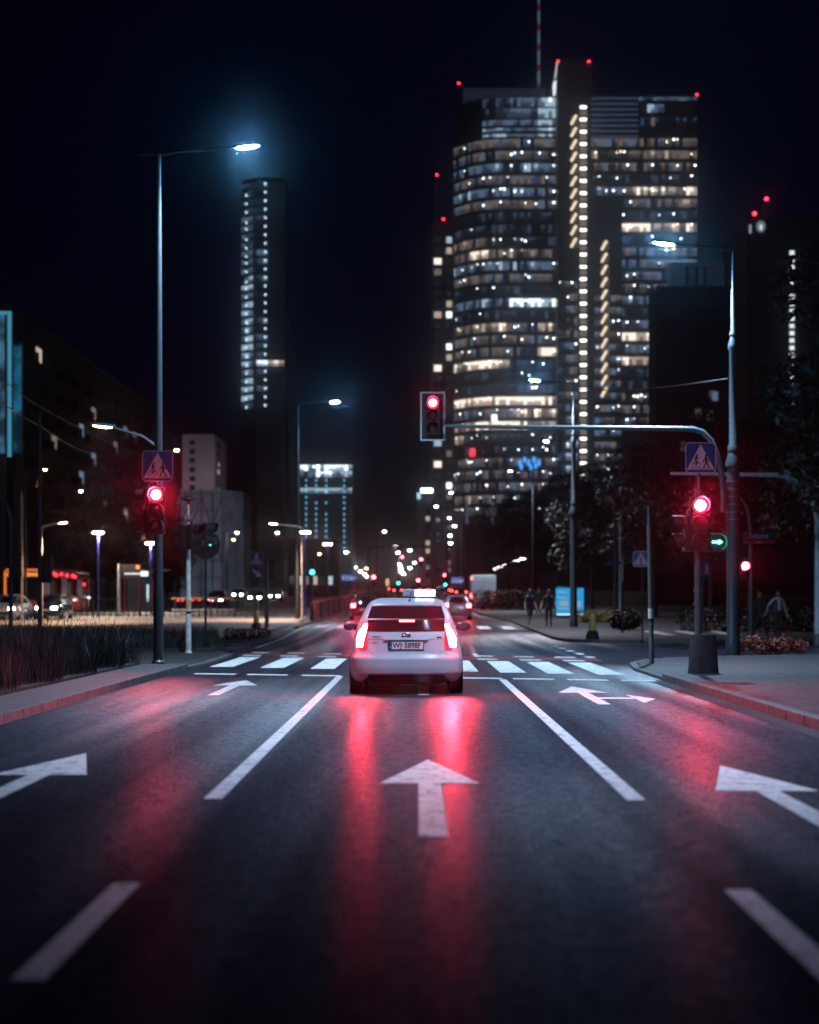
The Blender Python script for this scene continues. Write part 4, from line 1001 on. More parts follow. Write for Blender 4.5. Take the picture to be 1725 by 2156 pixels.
# white box van
v = thing('van', 'tall white van with tail lights at both sides, right of the silver car', 'van', (gx(1018, 140), 140, gz(141)))
MB().box((0, 2.6, 1.62), (2.1, 5.2, 2.35)).build('body', pmat('van_white', (0.5, 0.55, 0.62), 0.4, var=0.05), v, bevel=0.12)
MB().box((0, -0.006, 1.5), (0.02, 0.02, 1.9)).build('door_gap', M_black, v)
MB().box((0.5, -0.012, 1.5), (0.9, 0.02, 1.8)).build('door', pmat('van_door', (0.42, 0.47, 0.55), 0.4, var=0.1), v)
MB().box((-0.5, -0.012, 1.5), (0.9, 0.02, 1.8)).build('door', pmat('van_door', (0.42, 0.47, 0.55), 0.4, var=0.1), v)
MB().box((0, 0.1, 0.42), (2.1, 0.3, 0.18)).build('bumper', M_dark, v)
for sx in (-1, 1):
    MB().box((sx * 1.0, 0.0, 1.05), (0.16, 0.06, 0.34)).build('tail_light', E_tailfar if sx < 0 else emat('van_light', (1, 0.25, 0.08), 10, False), v)
    wheel(v, sx * 0.92, 1.0, 0.36); wheel(v, sx * 0.92, 4.2, 0.36)
MB().box((-0.95, 0.0, 2.5), (0.1, 0.05, 0.16)).build('tail_light', E_tailfar, v)
# bus and tram on the left
def bus(label, name, cat, x, Y, L, front, frame, side, group=None):
    t = thing(name, label, cat, (x, Y, gz(Y)))
    MB().box((0, L / 2, 1.72), (2.5, L, 2.75)).build('body', side, t, bevel=0.14)
    MB().box((0, -0.01, 1.75), (2.1, 0.05, 1.45)).build('windscreen', M_glassdark, t, bevel=0.02)
    fb = MB()
    for sx in (-1, 1): fb.box((sx * 1.17, -0.02, 1.75), (0.14, 0.06, 2.3))
    fb.box((0, -0.02, 2.98), (2.2, 0.06, 0.14)); fb.build('front_frame', frame, t)
    if front:
        MB().box((0, -0.03, 2.68), (2.1, 0.04, 0.42)).build('display_box', M_black, t)
        text(front, 0.34, 'display', emat('display_orange', (1.0, 0.30, 0.06), 2.6, False), t, (0.1, -0.06, 2.67), 0.004, 0.82)
    n = int(L / 1.9)
    for k in range(n):
        MB().box((1.252, 1.3 + k * 1.8, 1.95), (0.03, 1.55, 1.15)).build('window', M_glassdark if k % 3 else emat('bus_window_lit', (0.5, 0.6, 0.75), 0.06, False, base=(0.02, 0.02, 0.02)), t)
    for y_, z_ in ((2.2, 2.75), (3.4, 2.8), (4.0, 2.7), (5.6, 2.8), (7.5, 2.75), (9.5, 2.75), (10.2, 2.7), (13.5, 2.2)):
        MB().lathe([(0, -0.13), (0.09, 0), (0, 0.13)], (1.3, y_, z_), 8).build('red_glow_spot', emat('red_spot_glow', (1, 0.03, 0.06), 5.0, False), t)  # red reflections on the bus side, built as glowing spots
    for k in range(2):
        MB().box((1.256, 2.9 + k * 5.4, 1.3), (0.035, 1.2, 2.1)).build('door', M_dark, t)
    MB().box((0, L / 2, 3.14), (2.0, L * 0.8, 0.14)).build('roof_unit', M_grey, t, bevel=0.04)
    for sx in (-1, 1):
        MB().box((sx * 0.95, -0.03, 0.72), (0.3, 0.05, 0.16)).build('headlight', emat('bus_headlight', (0.7, 0.95, 1.0), 3.0, False), t)
        wheel(t, sx * 1.1, 2.6, 0.48, 0.28); wheel(t, sx * 1.1, L - 3, 0.48, 0.28)
    return t
F_or = emat('frame_display_glow', (1.0, 0.20, 0.04), 0.75, False, base=(0.45, 0.12, 0.03))  # frame glows in place of the display's orange light falling on it
P_bus = pmat('bus_red', (0.55, 0.03, 0.03), 0.35, var=0.1, coat=0.5)
bus('city bus with an orange-glowing front and a lit orange destination display at the left edge', 'bus', 'bus', gx(49, 110), 110, 16, 'OS.GÓRCZEWSKA', F_or, P_bus)
# tram shelter, stop board, railing
sh = thing('tram_shelter', 'glass tram shelter with a bright white fascia left of the tall lamp post', 'shelter', (gx(290, 112), 112, gz(112)))
MB().box((-0.1, 0, 2.75), (1.5, 0.5, 0.32)).build('fascia', emat('fascia_white', (0.85, 0.97, 1.0), 1.6, True), sh, bevel=0.05)
MB().box((0.4, 0.5, 3.0), (3.2, 1.6, 0.12)).build('roof', M_grey, sh)
for x in (-0.85, 0.1, 0.95): MB().tube([(x, 0, -0.1), (x, 0, 2.6)], 0.05, 8).build('post', pmat('shelter_red_lit', (0.3, 0.03, 0.04), 0.4), sh)  # posts coloured for the red light on the shelter
MB().box((0.1, 0.3, 1.35), (1.7, 0.03, 2.1)).build('glass_panel', pmat('shelter_glass', (0.04, 0.05, 0.07), 0.1, spec=0.7), sh)
MB().box((0.62, 0.25, 1.5), (0.14, 0.03, 1.1)).build('lit_strip', emat('strip_cool', (0.6, 0.85, 1), 0.9, False), sh)
tb = thing('stop_board', 'beige tram stop board on a pale pole', 'stop board', (gx(251, 105), 105, gz(105)))
MB().tube([(0, 0, -0.1), (0, 0, 3.35)], 0.09, 10).build('pole', M_whitepost, tb, True)
MB().box((0.7, 0, 3.02), (1.25, 0.1, 0.55)).build('board', pmat('beige_board', (0.4, 0.3, 0.24), 0.5), tb)
MB().box((0.7, 0, 2.56), (1.25, 0.1, 0.24)).build('board', pmat('beige_board_dark', (0.25, 0.17, 0.12), 0.5), tb)
MB().box((1.15, -0.06, 3.12), (0.22, 0.02, 0.22)).build('route_number', emat('board_orange', (1, 0.35, 0.1), 1.6, False), tb)
rl = thing('railing', 'dark post-and-bar railing in front of the buses and tram stop', 'railing', (-24, 104, gz(104) + 0.1))
x0, x1 = -24.0, gx(800, 104); nb = 46
for k in range(nb):
    x = -1.5 + k * 0.36; MB().box((x, 0, 0.5), (0.10 if k % 4 == 0 else 0.05, 0.05, 1.05)).build('bar', M_black, rl)
MB().box((7.0, 0, 1.04), (17, 0.06, 0.06)).build('rail', M_black, rl); MB().box((7.0, 0, 0.12), (17, 0.06, 0.05)).build('rail', M_black, rl)
# red lamps reflected/lit along the tram track: built as glowing spots on a low barrier
br = thing('barrier', 'low barrier with a row of small red glowing spots behind the pale left post', 'barrier', (gx(368, 120), 120, gz(120)))
MB().box((2.0, 0, 1.05), (4.4, 0.08, 0.12)).build('beam', pmat('barrier_beam', (0.4, 0.25, 0.12), 0.5), br)
for k in range(5): MB().box((k * 1.0, 0, 0.5), (0.08, 0.08, 1.1)).build('post', M_dark, br)
for x in (0.25, 0.55, 1.3, 1.75, 2.5): MB().lathe([(0, -0.1), (0.1, 0), (0, 0.1)], (x, -0.1, 0.93), 8).build('red_glow_spot', emat('red_spot_glow', (1, 0.03, 0.06), 5.0, False), br, True)
MB().box((2.0, -0.02, 0.25), (4.4, 0.05, 0.10)).build('kerb_board', M_whitepost, br)

# ------------------------------------------------------------------ people
SKIN = pmat('skin', (0.42, 0.25, 0.18), 0.5, var=0.1); HAIR = pmat('hair', (0.02, 0.015, 0.012), 0.6)
def cloth(name, c): return pmat(name, c, 0.8, var=0.2, scale=8)
def person(label, loc, rz, top, bottom, shoes, shorts=False, sleeves='short', stride=0.0, armL=0.0, armR=0.0, h=1.75, headturn=0.0, extra=None, group=None):
    t = thing('person', label, 'person', loc, rz, group, h / 1.75)
    V = []; E = []; Rd = []; K = []
    def add(p, r, kind, parent=None):
        V.append(Vector(p)); Rd.append(r); K.append(kind)
        if parent is not None: E.append((parent, len(V) - 1))
        return len(V) - 1
    pel = add((0, 0, 0.95), (0.155, 0.105), 'bottom')
    wa = add((0, 0.0, 1.08), (0.135, 0.095), 'top', pel)
    ch = add((0, 0.005, 1.28), (0.165, 0.105), 'top', wa)
    sh = add((0, 0.01, 1.42), (0.12, 0.085), 'top', ch)
    nk = add((0, 0.0, 1.50), (0.055, 0.055), 'skin', sh)
    hd0 = add((0, -0.012, 1.565), (0.072, 0.08), 'skin', nk)
    hd1 = add((0, -0.012, 1.66), (0.082, 0.098), 'skin', hd0)
    add((0, -0.0, 1.735), (0.062, 0.075), 'skin', hd1)
    add((0, -0.115, 1.625), (0.016, 0.02), 'skin', hd0)            # nose
    for sx in (-1, 1):
        add((sx * 0.088, 0.0, 1.63), (0.016, 0.022), 'skin', hd1)  # ears
        a = armL if sx < 0 else armR
        s0 = add((sx * 0.185, 0.01, 1.41), (0.062, 0.062), 'top', sh)
        el = Vector((sx * (0.235 + 0.18 * a), -0.02 * a, 1.13 + 0.06 * a))
        s1 = add(el, (0.045, 0.045), 'top' if sleeves == 'long' else 'skin', s0)
        wr = el + Vector((sx * (0.02 + 0.12 * a), -0.09, -0.235 + 0.02 * a))
        s2 = add(wr, (0.032, 0.032), 'top' if sleeves == 'long' else 'skin', s1)
        d = (wr - el).normalized()
        pm = add(wr + d * 0.07, (0.036, 0.022), 'skin', s2)
        for k in range(4):                                         # four fingers, slightly curled, and a thumb
            o = Vector((0.0, -0.024 + 0.016 * k, 0)); L = (0.075, 0.085, 0.08, 0.06)[k]
            f1 = add(wr + d * (0.095 + L * 0.45) + o, (0.0095, 0.0095), 'skin', pm)
            add(wr + d * (0.085 + L) + o + Vector((-sx * 0.018, 0, 0)), (0.008, 0.008), 'skin', f1)
        th = add(wr + d * 0.07 + Vector((0, -0.045, 0)), (0.011, 0.011), 'skin', s2); add(wr + d * 0.115 + Vector((0, -0.055, 0)), (0.009, 0.009), 'skin', th)
        q = stride * (1 if sx < 0 else -1)
        hip = add((sx * 0.09, 0, 0.88), (0.098, 0.1), 'bottom', pel)
        kn = add((sx * 0.10, -0.13 * q - 0.02, 0.50), (0.062, 0.064), 'bottom' if not shorts else 'knee', hip)
        cf = add((sx * 0.10, -0.19 * q + 0.02, 0.33), (0.056, 0.058), 'skin' if shorts else 'bottom', kn)
        an = add((sx * 0.10, -0.27 * q + 0.03, 0.095), (0.04, 0.042), 'skin' if shorts else 'bottom', cf)
        hl = add((sx * 0.10, -0.27 * q + 0.02, 0.045), (0.042, 0.04), 'shoe', an)
        add((sx * 0.115, -0.27 * q - 0.13, 0.032), (0.042, 0.028), 'shoe', hl)
    me = bpy.data.meshes.new('body'); me.from_pydata([tuple(v) for v in V], E, []); me.update()
    o = bpy.data.objects.new('body', me); COL.objects.link(o)
    o.modifiers.new('skin', 'SKIN')
    for i, r in enumerate(Rd): me.skin_vertices[0].data[i].radius = r
    me.skin_vertices[0].data[0].use_root = True
    o.modifiers.new('sub', 'SUBSURF').levels = 1
    m2 = bpy.data.meshes.new_from_object(o.evaluated_get(bpy.context.evaluated_depsgraph_get()))
    bpy.data.objects.remove(o)
    m2.materials.clear()
    for m in (top, bottom, shoes, SKIN): m2.materials.append(m)
    idx = {'top': 0, 'bottom': 1, 'shoe': 2, 'skin': 3, 'knee': 1}
    for p in m2.polygons:
        c = p.center; k = min(range(len(V)), key=lambda i: (V[i] - c).length - Rd[i][0] * 0.5)
        kk = K[k]
        if kk == 'knee' and c.z < 0.47: kk = 'skin'
        if sleeves == 'short' and abs(c.x) > 0.17 and 1.2 < c.z: kk = 'top'
        p.material_index = idx[kk]
    m2.polygons.foreach_set('use_smooth', [True] * len(m2.polygons))
    b = bpy.data.objects.new('body', m2); COL.objects.link(b); b.parent = t
    hm = MB(); vs = []; fs = []; n = 16; rows = 7
    for j in range(rows):
        ph = R(90) - j * R(15)
        for k in range(n):
            a = k * 2 * math.pi / n; front = max(0, -math.sin(a))
            z = 1.655 + 0.115 * math.sin(max(ph, R(28) * front - R(12) * (1 - front)))
            vs.append((0.094 * math.cos(a) * math.cos(max(ph, R(20) * front)), -0.002 + 0.112 * math.sin(a) * math.cos(max(ph, R(20) * front)), z))
    for j in range(rows - 1):
        for k in range(n): fs.append((j * n + k, (j + 1) * n + k, (j + 1) * n + (k + 1) % n, j * n + (k + 1) % n))
    hm.add(vs, fs).build('hair', HAIR, t, True)
    fc = MB()
    for sx in (-1, 1): fc.box((sx * 0.034, -0.103, 1.655), (0.022, 0.012, 0.010))
    fc.box((0, -0.098, 1.575), (0.044, 0.012, 0.008)); fc.build('face', HAIR, t)
    if extra: extra(t)
    return t
T_navy = cloth('navy_cloth', (0.05, 0.075, 0.14)); T_black = cloth('black_cloth', (0.035, 0.035, 0.042)); T_white = cloth('white_cloth', (0.55, 0.55, 0.55))
T_pink = cloth('pink_cloth', (0.5, 0.28, 0.28)); T_denim = cloth('denim', (0.03, 0.05, 0.10)); T_shoe = cloth('pale_shoe', (0.4, 0.4, 0.4)); T_dkshoe = cloth('dark_shoe', (0.03, 0.03, 0.03))
zc = lambda Y: gz(Y) + 0.10
person('person in navy top and dark shorts stepping off the kerb left of the advert panel', (gx(1116, 80), 80, zc(80)), R(25), T_navy, T_black, T_shoe, True, 'short', 0.8, 0.15, 0.1)
person('person in black top and shorts with feet apart nearest the advert panel', (gx(1157, 80), 80.3, zc(80)), R(-5), T_black, T_black, T_dkshoe, True, 'short', 0.15, 0.4, 0.3)
person('person in dark clothes walking farther off between the two in shorts', (gx(1134, 115), 115, zc(115)), R(170), T_black, T_black, T_dkshoe, False, 'long', 0.5)
person('person in all black walking on the far right pavement, head down', (gx(1598, 62), 61.8, zc(62)), R(-60), T_black, T_black, T_shoe, False, 'long', 0.9, 0.1, 0.35)
def jacket(t):
    mb = MB(); 
    for sx in (-1, 1):
        vs = []; fs = []
        for z, w, d in ((0.92, 0.19, 0.13), (1.1, 0.185, 0.125), (1.28, 0.20, 0.125), (1.42, 0.17, 0.10)):
            for a in (20, 60, 100, 140, 178): vs.append((sx * w * math.sin(R(a)) + sx * 0.012, -d * math.cos(R(a)), z))
        for j in range(3):
            for k in range(4): fs.append((j * 5 + k, j * 5 + k + 1, (j + 1) * 5 + k + 1, (j + 1) * 5 + k))
        mb.add(vs, fs)
    o = mb.build('jacket', T_navy, t, True); s = o.modifiers.new('solid', 'SOLIDIFY'); s.thickness = 0.012
person('person in white shirt and open dark jacket holding one arm out, far right pavement', (gx(1646, 60), 60.6, zc(61)), R(15), T_white, T_black, T_dkshoe, False, 'short', 0.25, 0.85, 0.15, extra=jacket)
person('person with dark hair and pink top crossing in front of the taxi', (gx(927, 35), 35.2, 0), R(95), T_pink, T_denim, T_shoe, False, 'short', 0.6, h=1.74)

# ------------------------------------------------------------------ plants
def blades(name, n, fn, hmin, hmax, mat, w=0.012, heads=0.2):
    mb = MB(); vs = []; fs = []
    for _ in range(n):
        x, y, z, hs_ = fn(); h = random.uniform(hmin, hmax) * hs_; a = random.uniform(0, 6.283); ln = random.uniform(0.05, 0.75) ** 1.3 * h
        dx, dy = math.cos(a) * ln, math.sin(a) * ln; b = random.uniform(0, 3.14); wx, wy = math.cos(b) * w / 2, math.sin(b) * w / 2
        i = len(vs)
        vs += [(x - wx, y - wy, z), (x + wx, y + wy, z), (x + dx * 0.3 + wx * 0.9, y + dy * 0.3 + wy * 0.9, z + h * 0.55), (x + dx * 0.3 - wx * 0.9, y + dy * 0.3 - wy * 0.9, z + h * 0.55), (x + dx, y + dy, z + h)]
        fs += [(i, i + 1, i + 2, i + 3), (i + 3, i + 2, i + 4)]
        if random.random() < heads:
            i = len(vs); t = Vector((x + dx, y + dy, z + h)); e = Vector((dx * 0.25, dy * 0.25, 0.13 + 0.06 * random.random()))
            vs += [tuple(t - e * 0.4), tuple(t + Vector((wx * 1.2, wy * 1.2, 0))), tuple(t + e * 0.6), tuple(t - Vector((wx * 1.2, wy * 1.2, 0)))]; fs.append((i, i + 1, i + 2, i + 3))
    mb.add(vs, fs); o = mb.build(name, mat); o['kind'] = 'stuff'; o['label'] = name.replace('_', ' '); return o
def bed1():
    while True:
        x = random.uniform(-13.2, -5.8) if random.random() < 0.45 else random.uniform(-8.2, -5.8); y = random.uniform(14, 36.2)
        if x > -5.9 + 0.12 * math.sin(y * 2.1): continue
        clump = 0.78 + 0.22 * math.sin(y * 1.35 + x * 0.9) + 0.12 * math.sin(y * 3.7 - x * 2)
        return x, y, 0.14, clump
o = blades('tall_ornamental_grass', 26000, bed1, 0.45, 1.1, M_grass, 0.009)
def bed2():
    y = random.uniform(47.2, 58); x = random.uniform(-13.2, -6.0 - max(0, (y - 52) * 0.14)); return x, y, 0.12, 0.85 + 0.15 * math.sin(x * 1.7 + y)
blades('low_grass', 6500, bed2, 0.4, 0.62, M_grass, 0.016, 0.1)
def leaves(n, blobs, size, mb=None):
    vs = []; fs = []
    tot = sum(b[3] ** 2 for b in blobs)
    for (cx_, cy_, cz_, r, sq) in blobs:
        for _ in range(int(n * r * r / tot)):
            d = Vector((random.gauss(0, 1), random.gauss(0, 1), random.gauss(0, 1))).normalized() * r * random.uniform(0.55, 1.05) ** 0.6
            p = Vector((cx_, cy_, cz_)) + Vector((d.x, d.y, d.z * sq))
            a = Vector((random.gauss(0, 1), random.gauss(0, 1), random.gauss(0, 0.6))).normalized(); b = a.cross(Vector((random.gauss(0, 1), random.gauss(0, 1), random.gauss(0, 1)))).normalized()
            s1 = size * random.uniform(0.6, 1.3); i = len(vs)
            vs += [tuple(p - a * s1), tuple(p + b * s1 * 0.45), tuple(p + a * s1), tuple(p - b * s1 * 0.45)]; fs.append((i, i + 1, i + 2, i + 3))
    return (mb or MB()).add(vs, fs)
def tree_proto(label, h, cr, n, loc, group, leafmat=None, seed=1):
    random.seed(seed)
    t = thing('tree', label, 'tree', loc, 0, group)
    tr = MB(); tr.tube([(0, 0, -0.2), (0.05, 0, h * 0.2), (0, 0.1, h * 0.45), (0.1, 0, h * 0.8)], [0.22, 0.17, 0.12, 0.04], 9)
    blobs = []
    for k in range(11):
        a = k * 2.4; q = 0.38 + 0.55 * (k / 10); rr = cr * (1.0 - 0.75 * abs(q - 0.55)) * random.uniform(0.45, 0.75)
        c = (math.cos(a) * rr, math.sin(a) * rr, h * q); blobs.append((*c, cr * random.uniform(0.36, 0.55), 0.75))
        tr.tube([(0.03, 0.03, h * (q - 0.22)), (c[0] * 0.5, c[1] * 0.5, h * (q - 0.08)), c], [0.09, 0.06, 0.025], 6)
    blobs.append((0, 0, h * 0.9, cr * 0.4, 0.8))
    tr.build('trunk', M_bark, t, True)
    leaves(n, blobs, 0.17, None).build('crown', leafmat or M_leaf, t)
    return t
TG = 'dark trees along the right pavement'
trees = tree_proto('dark leafy tree behind the far right pavement, trunk hidden in shadow', 12.5, 4.2, 8000, (19.0, 76, gz(76)), TG, seed=3)
for x, Y, s, r in ((14.5, 104, 0.85, 1), (26, 92, 1.05, 2), (13.6, 132, 0.9, 3), (22, 118, 1.1, 4), (14.8, 160, 0.95, 5), (13.2, 190, 1.0, 0.6), (12.2, 225, 1.05, 2.6), (25, 145, 1.1, 1.7), (33, 110, 1.15, 0.2)):
    c = dup(trees, loc=(x, Y, gz(Y)), rz=r); c.scale = (s, s, s)
t2 = tree_proto('tree at the upper right edge whose lower leaves catch the lamp light', 12.6, 3.6, 7000, (14.4, 52, 0.1), None, seed=9)
TL = 'dark trees in front of the left apartment block'
tl = dup(trees, 'dark leafy tree standing before the long left apartment block', (-30, 132, gz(132)), 0.7, TL); tl.scale = (0.8,) * 3
for x, Y, s, r in ((-36, 140, 0.85, 2), (-27, 150, 0.75, 4), (-38, 126, 0.8, 5.2), (-31, 165, 0.8, 1.2), (-26, 178, 0.72, 3.1)):
    c = dup(tl, loc=(x, Y, gz(Y)), rz=r); c.scale = (s, s, s)
c = dup(trees, 'narrow dark tree in front of the netted scaffold building', (gx(372, 140), 140, gz(140)), 1.0, TL); c.scale = (0.36, 0.36, 0.5); del c['group']
def shrub(name, label, cat, loc, blobs, n, size, mat):
    t = thing(name, label, cat, loc)
    st = MB()
    for b in blobs: st.tube([(b[0] * 0.3, b[1] * 0.3, -0.05), (b[0], b[1], b[2])], [0.03, 0.012], 5)
    st.build('stem', M_bark, t); leaves(n, blobs, size).build('foliage', mat, t)
    return t
shrub('shrub', 'low red-leaved flower bed shrub at the foot of the stepped right lamp column', 'shrub', (gx(1615, 45.6), 45.6, 0.06), [(-0.55 + 0.24 * k, random.uniform(-0.2, 0.2), 0.22 + 0.06 * math.sin(k * 2), 0.25, 0.8) for k in range(7)], 1600, 0.05, pmat('red_leaf', (0.22, 0.05, 0.03), 0.6, var=0.5, scale=4))
shrub('shrub', 'large round dark bush behind the blue and white finger post', 'shrub', (gx(1318, 74), 74, gz(74) + 0.08), [(0, 0, 0.5, 0.62, 0.8), (0.3, 0.1, 0.4, 0.4, 0.8), (-0.35, 0.1, 0.4, 0.4, 0.8)], 2200, 0.07, M_leaf)
shrub('shrub', 'yellowish low bushes left of the round dark bush', 'shrub', (gx(1268, 88), 88, gz(88) + 0.08), [(-1.0 + 0.5 * k, 0.2 * math.sin(k), 0.35, 0.42, 0.8) for k in range(6)], 2000, 0.08, pmat('yellow_leaf', (0.16, 0.14, 0.04), 0.6, var=0.4, scale=2))
shrub('hedge', 'long dark clipped hedge behind the walking people on the far right', 'hedge', (19.5, 72, gz(72) + 0.08), [(-8 + 0.8 * k, 0.1 * math.sin(k * 3), 0.5, 0.6, 0.9) for k in range(22)], 7000, 0.09, M_leaf)
shrub('hedge', 'dark hedge behind the white van and the pedestrians', 'hedge', (gx(1075, 128), 128, gz(128) + 0.05), [(-2.2 + 0.6 * k, 0.1 * math.sin(k * 3), 0.8, 0.85, 0.95) for k in range(8)], 4000, 0.1, M_leaf)
shrub('shrub', 'small dark bush at the foot of the left yellow bollard', 'shrub', (gx(512, 66), 66, 0.02), [(-0.5 + 0.33 * k, 0, 0.2, 0.3, 0.7) for k in range(5)], 1200, 0.05, M_leaf)

# ------------------------------------------------------------------ buildings
random.seed(21)
B_tower = pmat('tower_cladding', (0.008, 0.010, 0.018), 0.3, var=0.2, scale=0.2)
B_dark = pmat('dark_render', (0.035, 0.033, 0.035), 0.8, var=0.2, scale=0.3)
B_red = pmat('brown_render', (0.035, 0.022, 0.022), 0.85, var=0.2, scale=0.3)
B_pink = pmat('pinkish_render', (0.62, 0.46, 0.54), 0.85, var=0.12, scale=0.4)
B_net = pmat('scaffold_net', (0.38, 0.48, 0.62), 0.8, var=0.35, scale=0.5)
B_lilac = pmat('lilac_render', (0.22, 0.18, 0.22), 0.85, var=0.12, scale=0.4)
def G(name, c, s): return emat('glow_' + name, c, s * 1.5, False, base=(0.01, 0.01, 0.012), rough=0.15)
TONE = {
 'k0': G('night', (0.25, 0.35, 0.6), 0.006), 'k1': G('night_b', (0.3, 0.4, 0.6), 0.012),
 'c0': G('cool_dim', (0.36, 0.56, 1.0), 0.055), 'c1': G('cool_low', (0.42, 0.64, 1.0), 0.14), 'c2': G('cool_mid', (0.6, 0.82, 1.0), 0.45), 'c3': G('cool_full', (0.85, 0.95, 1.0), 1.3),
 'w0': G('warm_dim', (1.0, 0.75, 0.66), 0.035), 'w1': G('warm_low', (1.0, 0.80, 0.70), 0.10), 'w2': G('warm_mid', (1.0, 0.80, 0.66), 0.34), 'w3': G('warm_full', (1.0, 0.86, 0.72), 1.0),
 'dot': G('spot_white', (0.92, 0.97, 1.0), 4.5), 'wd': G('spot_warm', (1.0, 0.85, 0.62), 3.2), 'red': G('sign_red_w', (1.0, 0.03, 0.06), 1.5), 'blu': G('sign_blue_w', (0.05, 0.35, 1.0), 1.0), 'org': G('curtain_orange', (1, 0.35, 0.08), 0.3)}
KEYS = list(TONE); TM = [TONE[k] for k in KEYS]; KI = {k: i for i, k in enumerate(KEYS)}
MIX = {'n': ('k0 k0 k0', 0.0, 'dot'), 'k': ('k0 k0 k1 c0 k1 c0', 0.06, 'dot'), 'd': ('k1 w0 w1 c0 c1 c1 w1 k0', 0.14, 'dot'), 'c': ('c0 c1 c1 k1 c1 c2', 0.14, 'dot'), 'C': ('c3 c2 c3 c3 c2', 0.25, 'dot'), 'm': ('w1 w0 w2 w1 k1', 0.12, 'wd'), 'w': ('w2 w1 w2 w3 w1', 0.15, 'wd'),  # dark floors get a faint blue sheen, put in as glow
       'W': ('w3 w3 w2 w3 w3', 0.2, 'wd'), 'v': ('c2 c2 c1 c2', 0.0, 'dot'), 'g': ('c1 c1 c0', 0.0, 'dot')}
def band(parent, P, zc_, h, spec, off=0.12, pw=1.05, dots=True, name='window_band'):
    """One storey of glazing along the plan line P (list of x,y, left to right); spec = [(from, to, tone)]."""
    mb = MB(); L = [0.0]
    for a, b in zip(P[:-1], P[1:]): L.append(L[-1] + math.hypot(b[0] - a[0], b[1] - a[1]))
    T = L[-1]; n = max(1, round(T / pw))
    def pt(s):
        for i in range(len(P) - 1):
            if s <= L[i + 1] + 1e-6:
                u = (s - L[i]) / (L[i + 1] - L[i]); a, b = P[i], P[i + 1]
                d = Vector((b[0] - a[0], b[1] - a[1])).normalized()
                return Vector((a[0] + (b[0] - a[0]) * u, a[1] + (b[1] - a[1]) * u)) + Vector((d.y, -d.x)) * off
        return Vector(P[-1])
    for k in range(n):
        f = (k + 0.5) / n; tone = 'k'
        for a, b, tn in spec:
            if a <= f < b: tone = tn
        opts, pd, dk = MIX[tone]; key = random.choice(opts.split())
        p, q = pt(T * k / n + 0.05), pt(T * (k + 1) / n - 0.05)
        z0, z1 = zc_ - h / 2, zc_ + h / 2
        low = {'w3': 'w2', 'w2': 'w1', 'w1': 'w0', 'w0': 'k1', 'c3': 'c2', 'c2': 'c1', 'c1': 'c0', 'c0': 'k1'}.get(key, 'k0')
        zs_ = z0 + h * random.uniform(0.35, 0.72)                   # ceiling strip above, furniture and blinds below
        mb.mi = KI[low if random.random() < 0.7 else key]; mb.add([(p.x, p.y, z0), (q.x, q.y, z0), (q.x, q.y, zs_), (p.x, p.y, zs_)], [(0, 1, 2, 3)])
        z0 = zs_
        mb.mi = KI[key]; mb.add([(p.x, p.y, z0), (q.x, q.y, z0), (q.x, q.y, z1), (p.x, p.y, z1)], [(0, 1, 2, 3)])
        if dots and random.random() < pd:
            m = (p + q) / 2; d = (q - p).normalized(); nr = Vector((d.y, -d.x)) * 0.06; w = random.uniform(0.10, 0.23); zz = zc_ + h * random.uniform(0.0, 0.42)
            a_, b_ = m - d * w + nr, m + d * w + nr
            mb.mi = KI[dk if random.random() < 0.7 else 'dot']; mb.add([(a_.x, a_.y, zz - w), (b_.x, b_.y, zz - w), (b_.x, b_.y, zz + w), (a_.x, a_.y, zz + w)], [(0, 1, 2, 3)])
        elif dots and tone in 'dm' and random.random() < 0.4:      # a lit column head behind the glass
            m = (p + q) / 2; d = (q - p).normalized(); nr = Vector((d.y, -d.x)) * 0.05
            pts = [(-0.5, 0.5), (-0.15, 0.1), (-0.15, -0.5), (0.15, -0.5), (0.15, 0.1), (0.5, 0.5)]
            mb.mi = KI['w1']; mb.add([(m.x + d.x * u + nr.x, m.y + d.y * u + nr.y, zc_ + h * v) for u, v in pts], [(0, 1, 4, 5), (1, 2, 3, 4)])
    return mb.build(name, TM, parent)
TY = 500.0
tw = thing('office_tower', 'tall curved glass tower with lit floors, stair fins and a mast', 'skyscraper', (0, 0, 0))
gA = gz(480)
N_ = 18
PA = []
for k in range(N_ + 1):
    s_ = k / N_; PA.append((gx(958 + 212 * s_, TY), TY + 11 * max(0, (0.5 - s_) / 0.5) ** 2.4))
bodyA = [(x, y + 0.4) for x, y in PA] + [(PA[-1][0], TY + 32), (PA[0][0] + 1, TY + 32)]
MB().prism(bodyA, gA, gzv(203, TY)).build('curved_block', B_tower, tw)
rowsA = {0: 'd', 1: 'd', 2: 'c', 3: 'd', 4: 'c', 5: 'd', 6: 'k', 7: 'k', 8: [(0, .5, 'm'), (.5, 1, 'k')], 9: [(0, .25, 'd'), (.25, .42, 'W'), (.42, 1, 'm')], 10: 'c', 11: 'd', 12: 'k', 13: [(0, .28, 'c'), (.28, .6, 'c'), (.6, 1, 'C')], 14: 'k',
         15: [(0, .3, 'm'), (.3, .62, 'w'), (.62, .85, 'd'), (.85, 1, 'w')], 16: 'd', 17: [(0, .7, 'd'), (.85, 1, 'W')], 18: [(0, .2, 'w'), (.2, .6, 'W'), (.6, 1, 'k')], 19: 'k', 20: 'k', 21: [(0, 1, 'W')], 22: [(0, .65, 'd'), (.65, 1, 'w')],
         23: [(0, .3, 'w'), (.3, .68, 'W'), (.68, 1, 'w')], 24: [(0, .15, 'w'), (.15, 1, 'k')], 25: 'k', 26: 'd', 27: 'd', 28: 'd', 29: [(0, .3, 'm'), (.3, 1, 'd')], 30: [(0, .1, 'w'), (.1, 1, 'd')]}
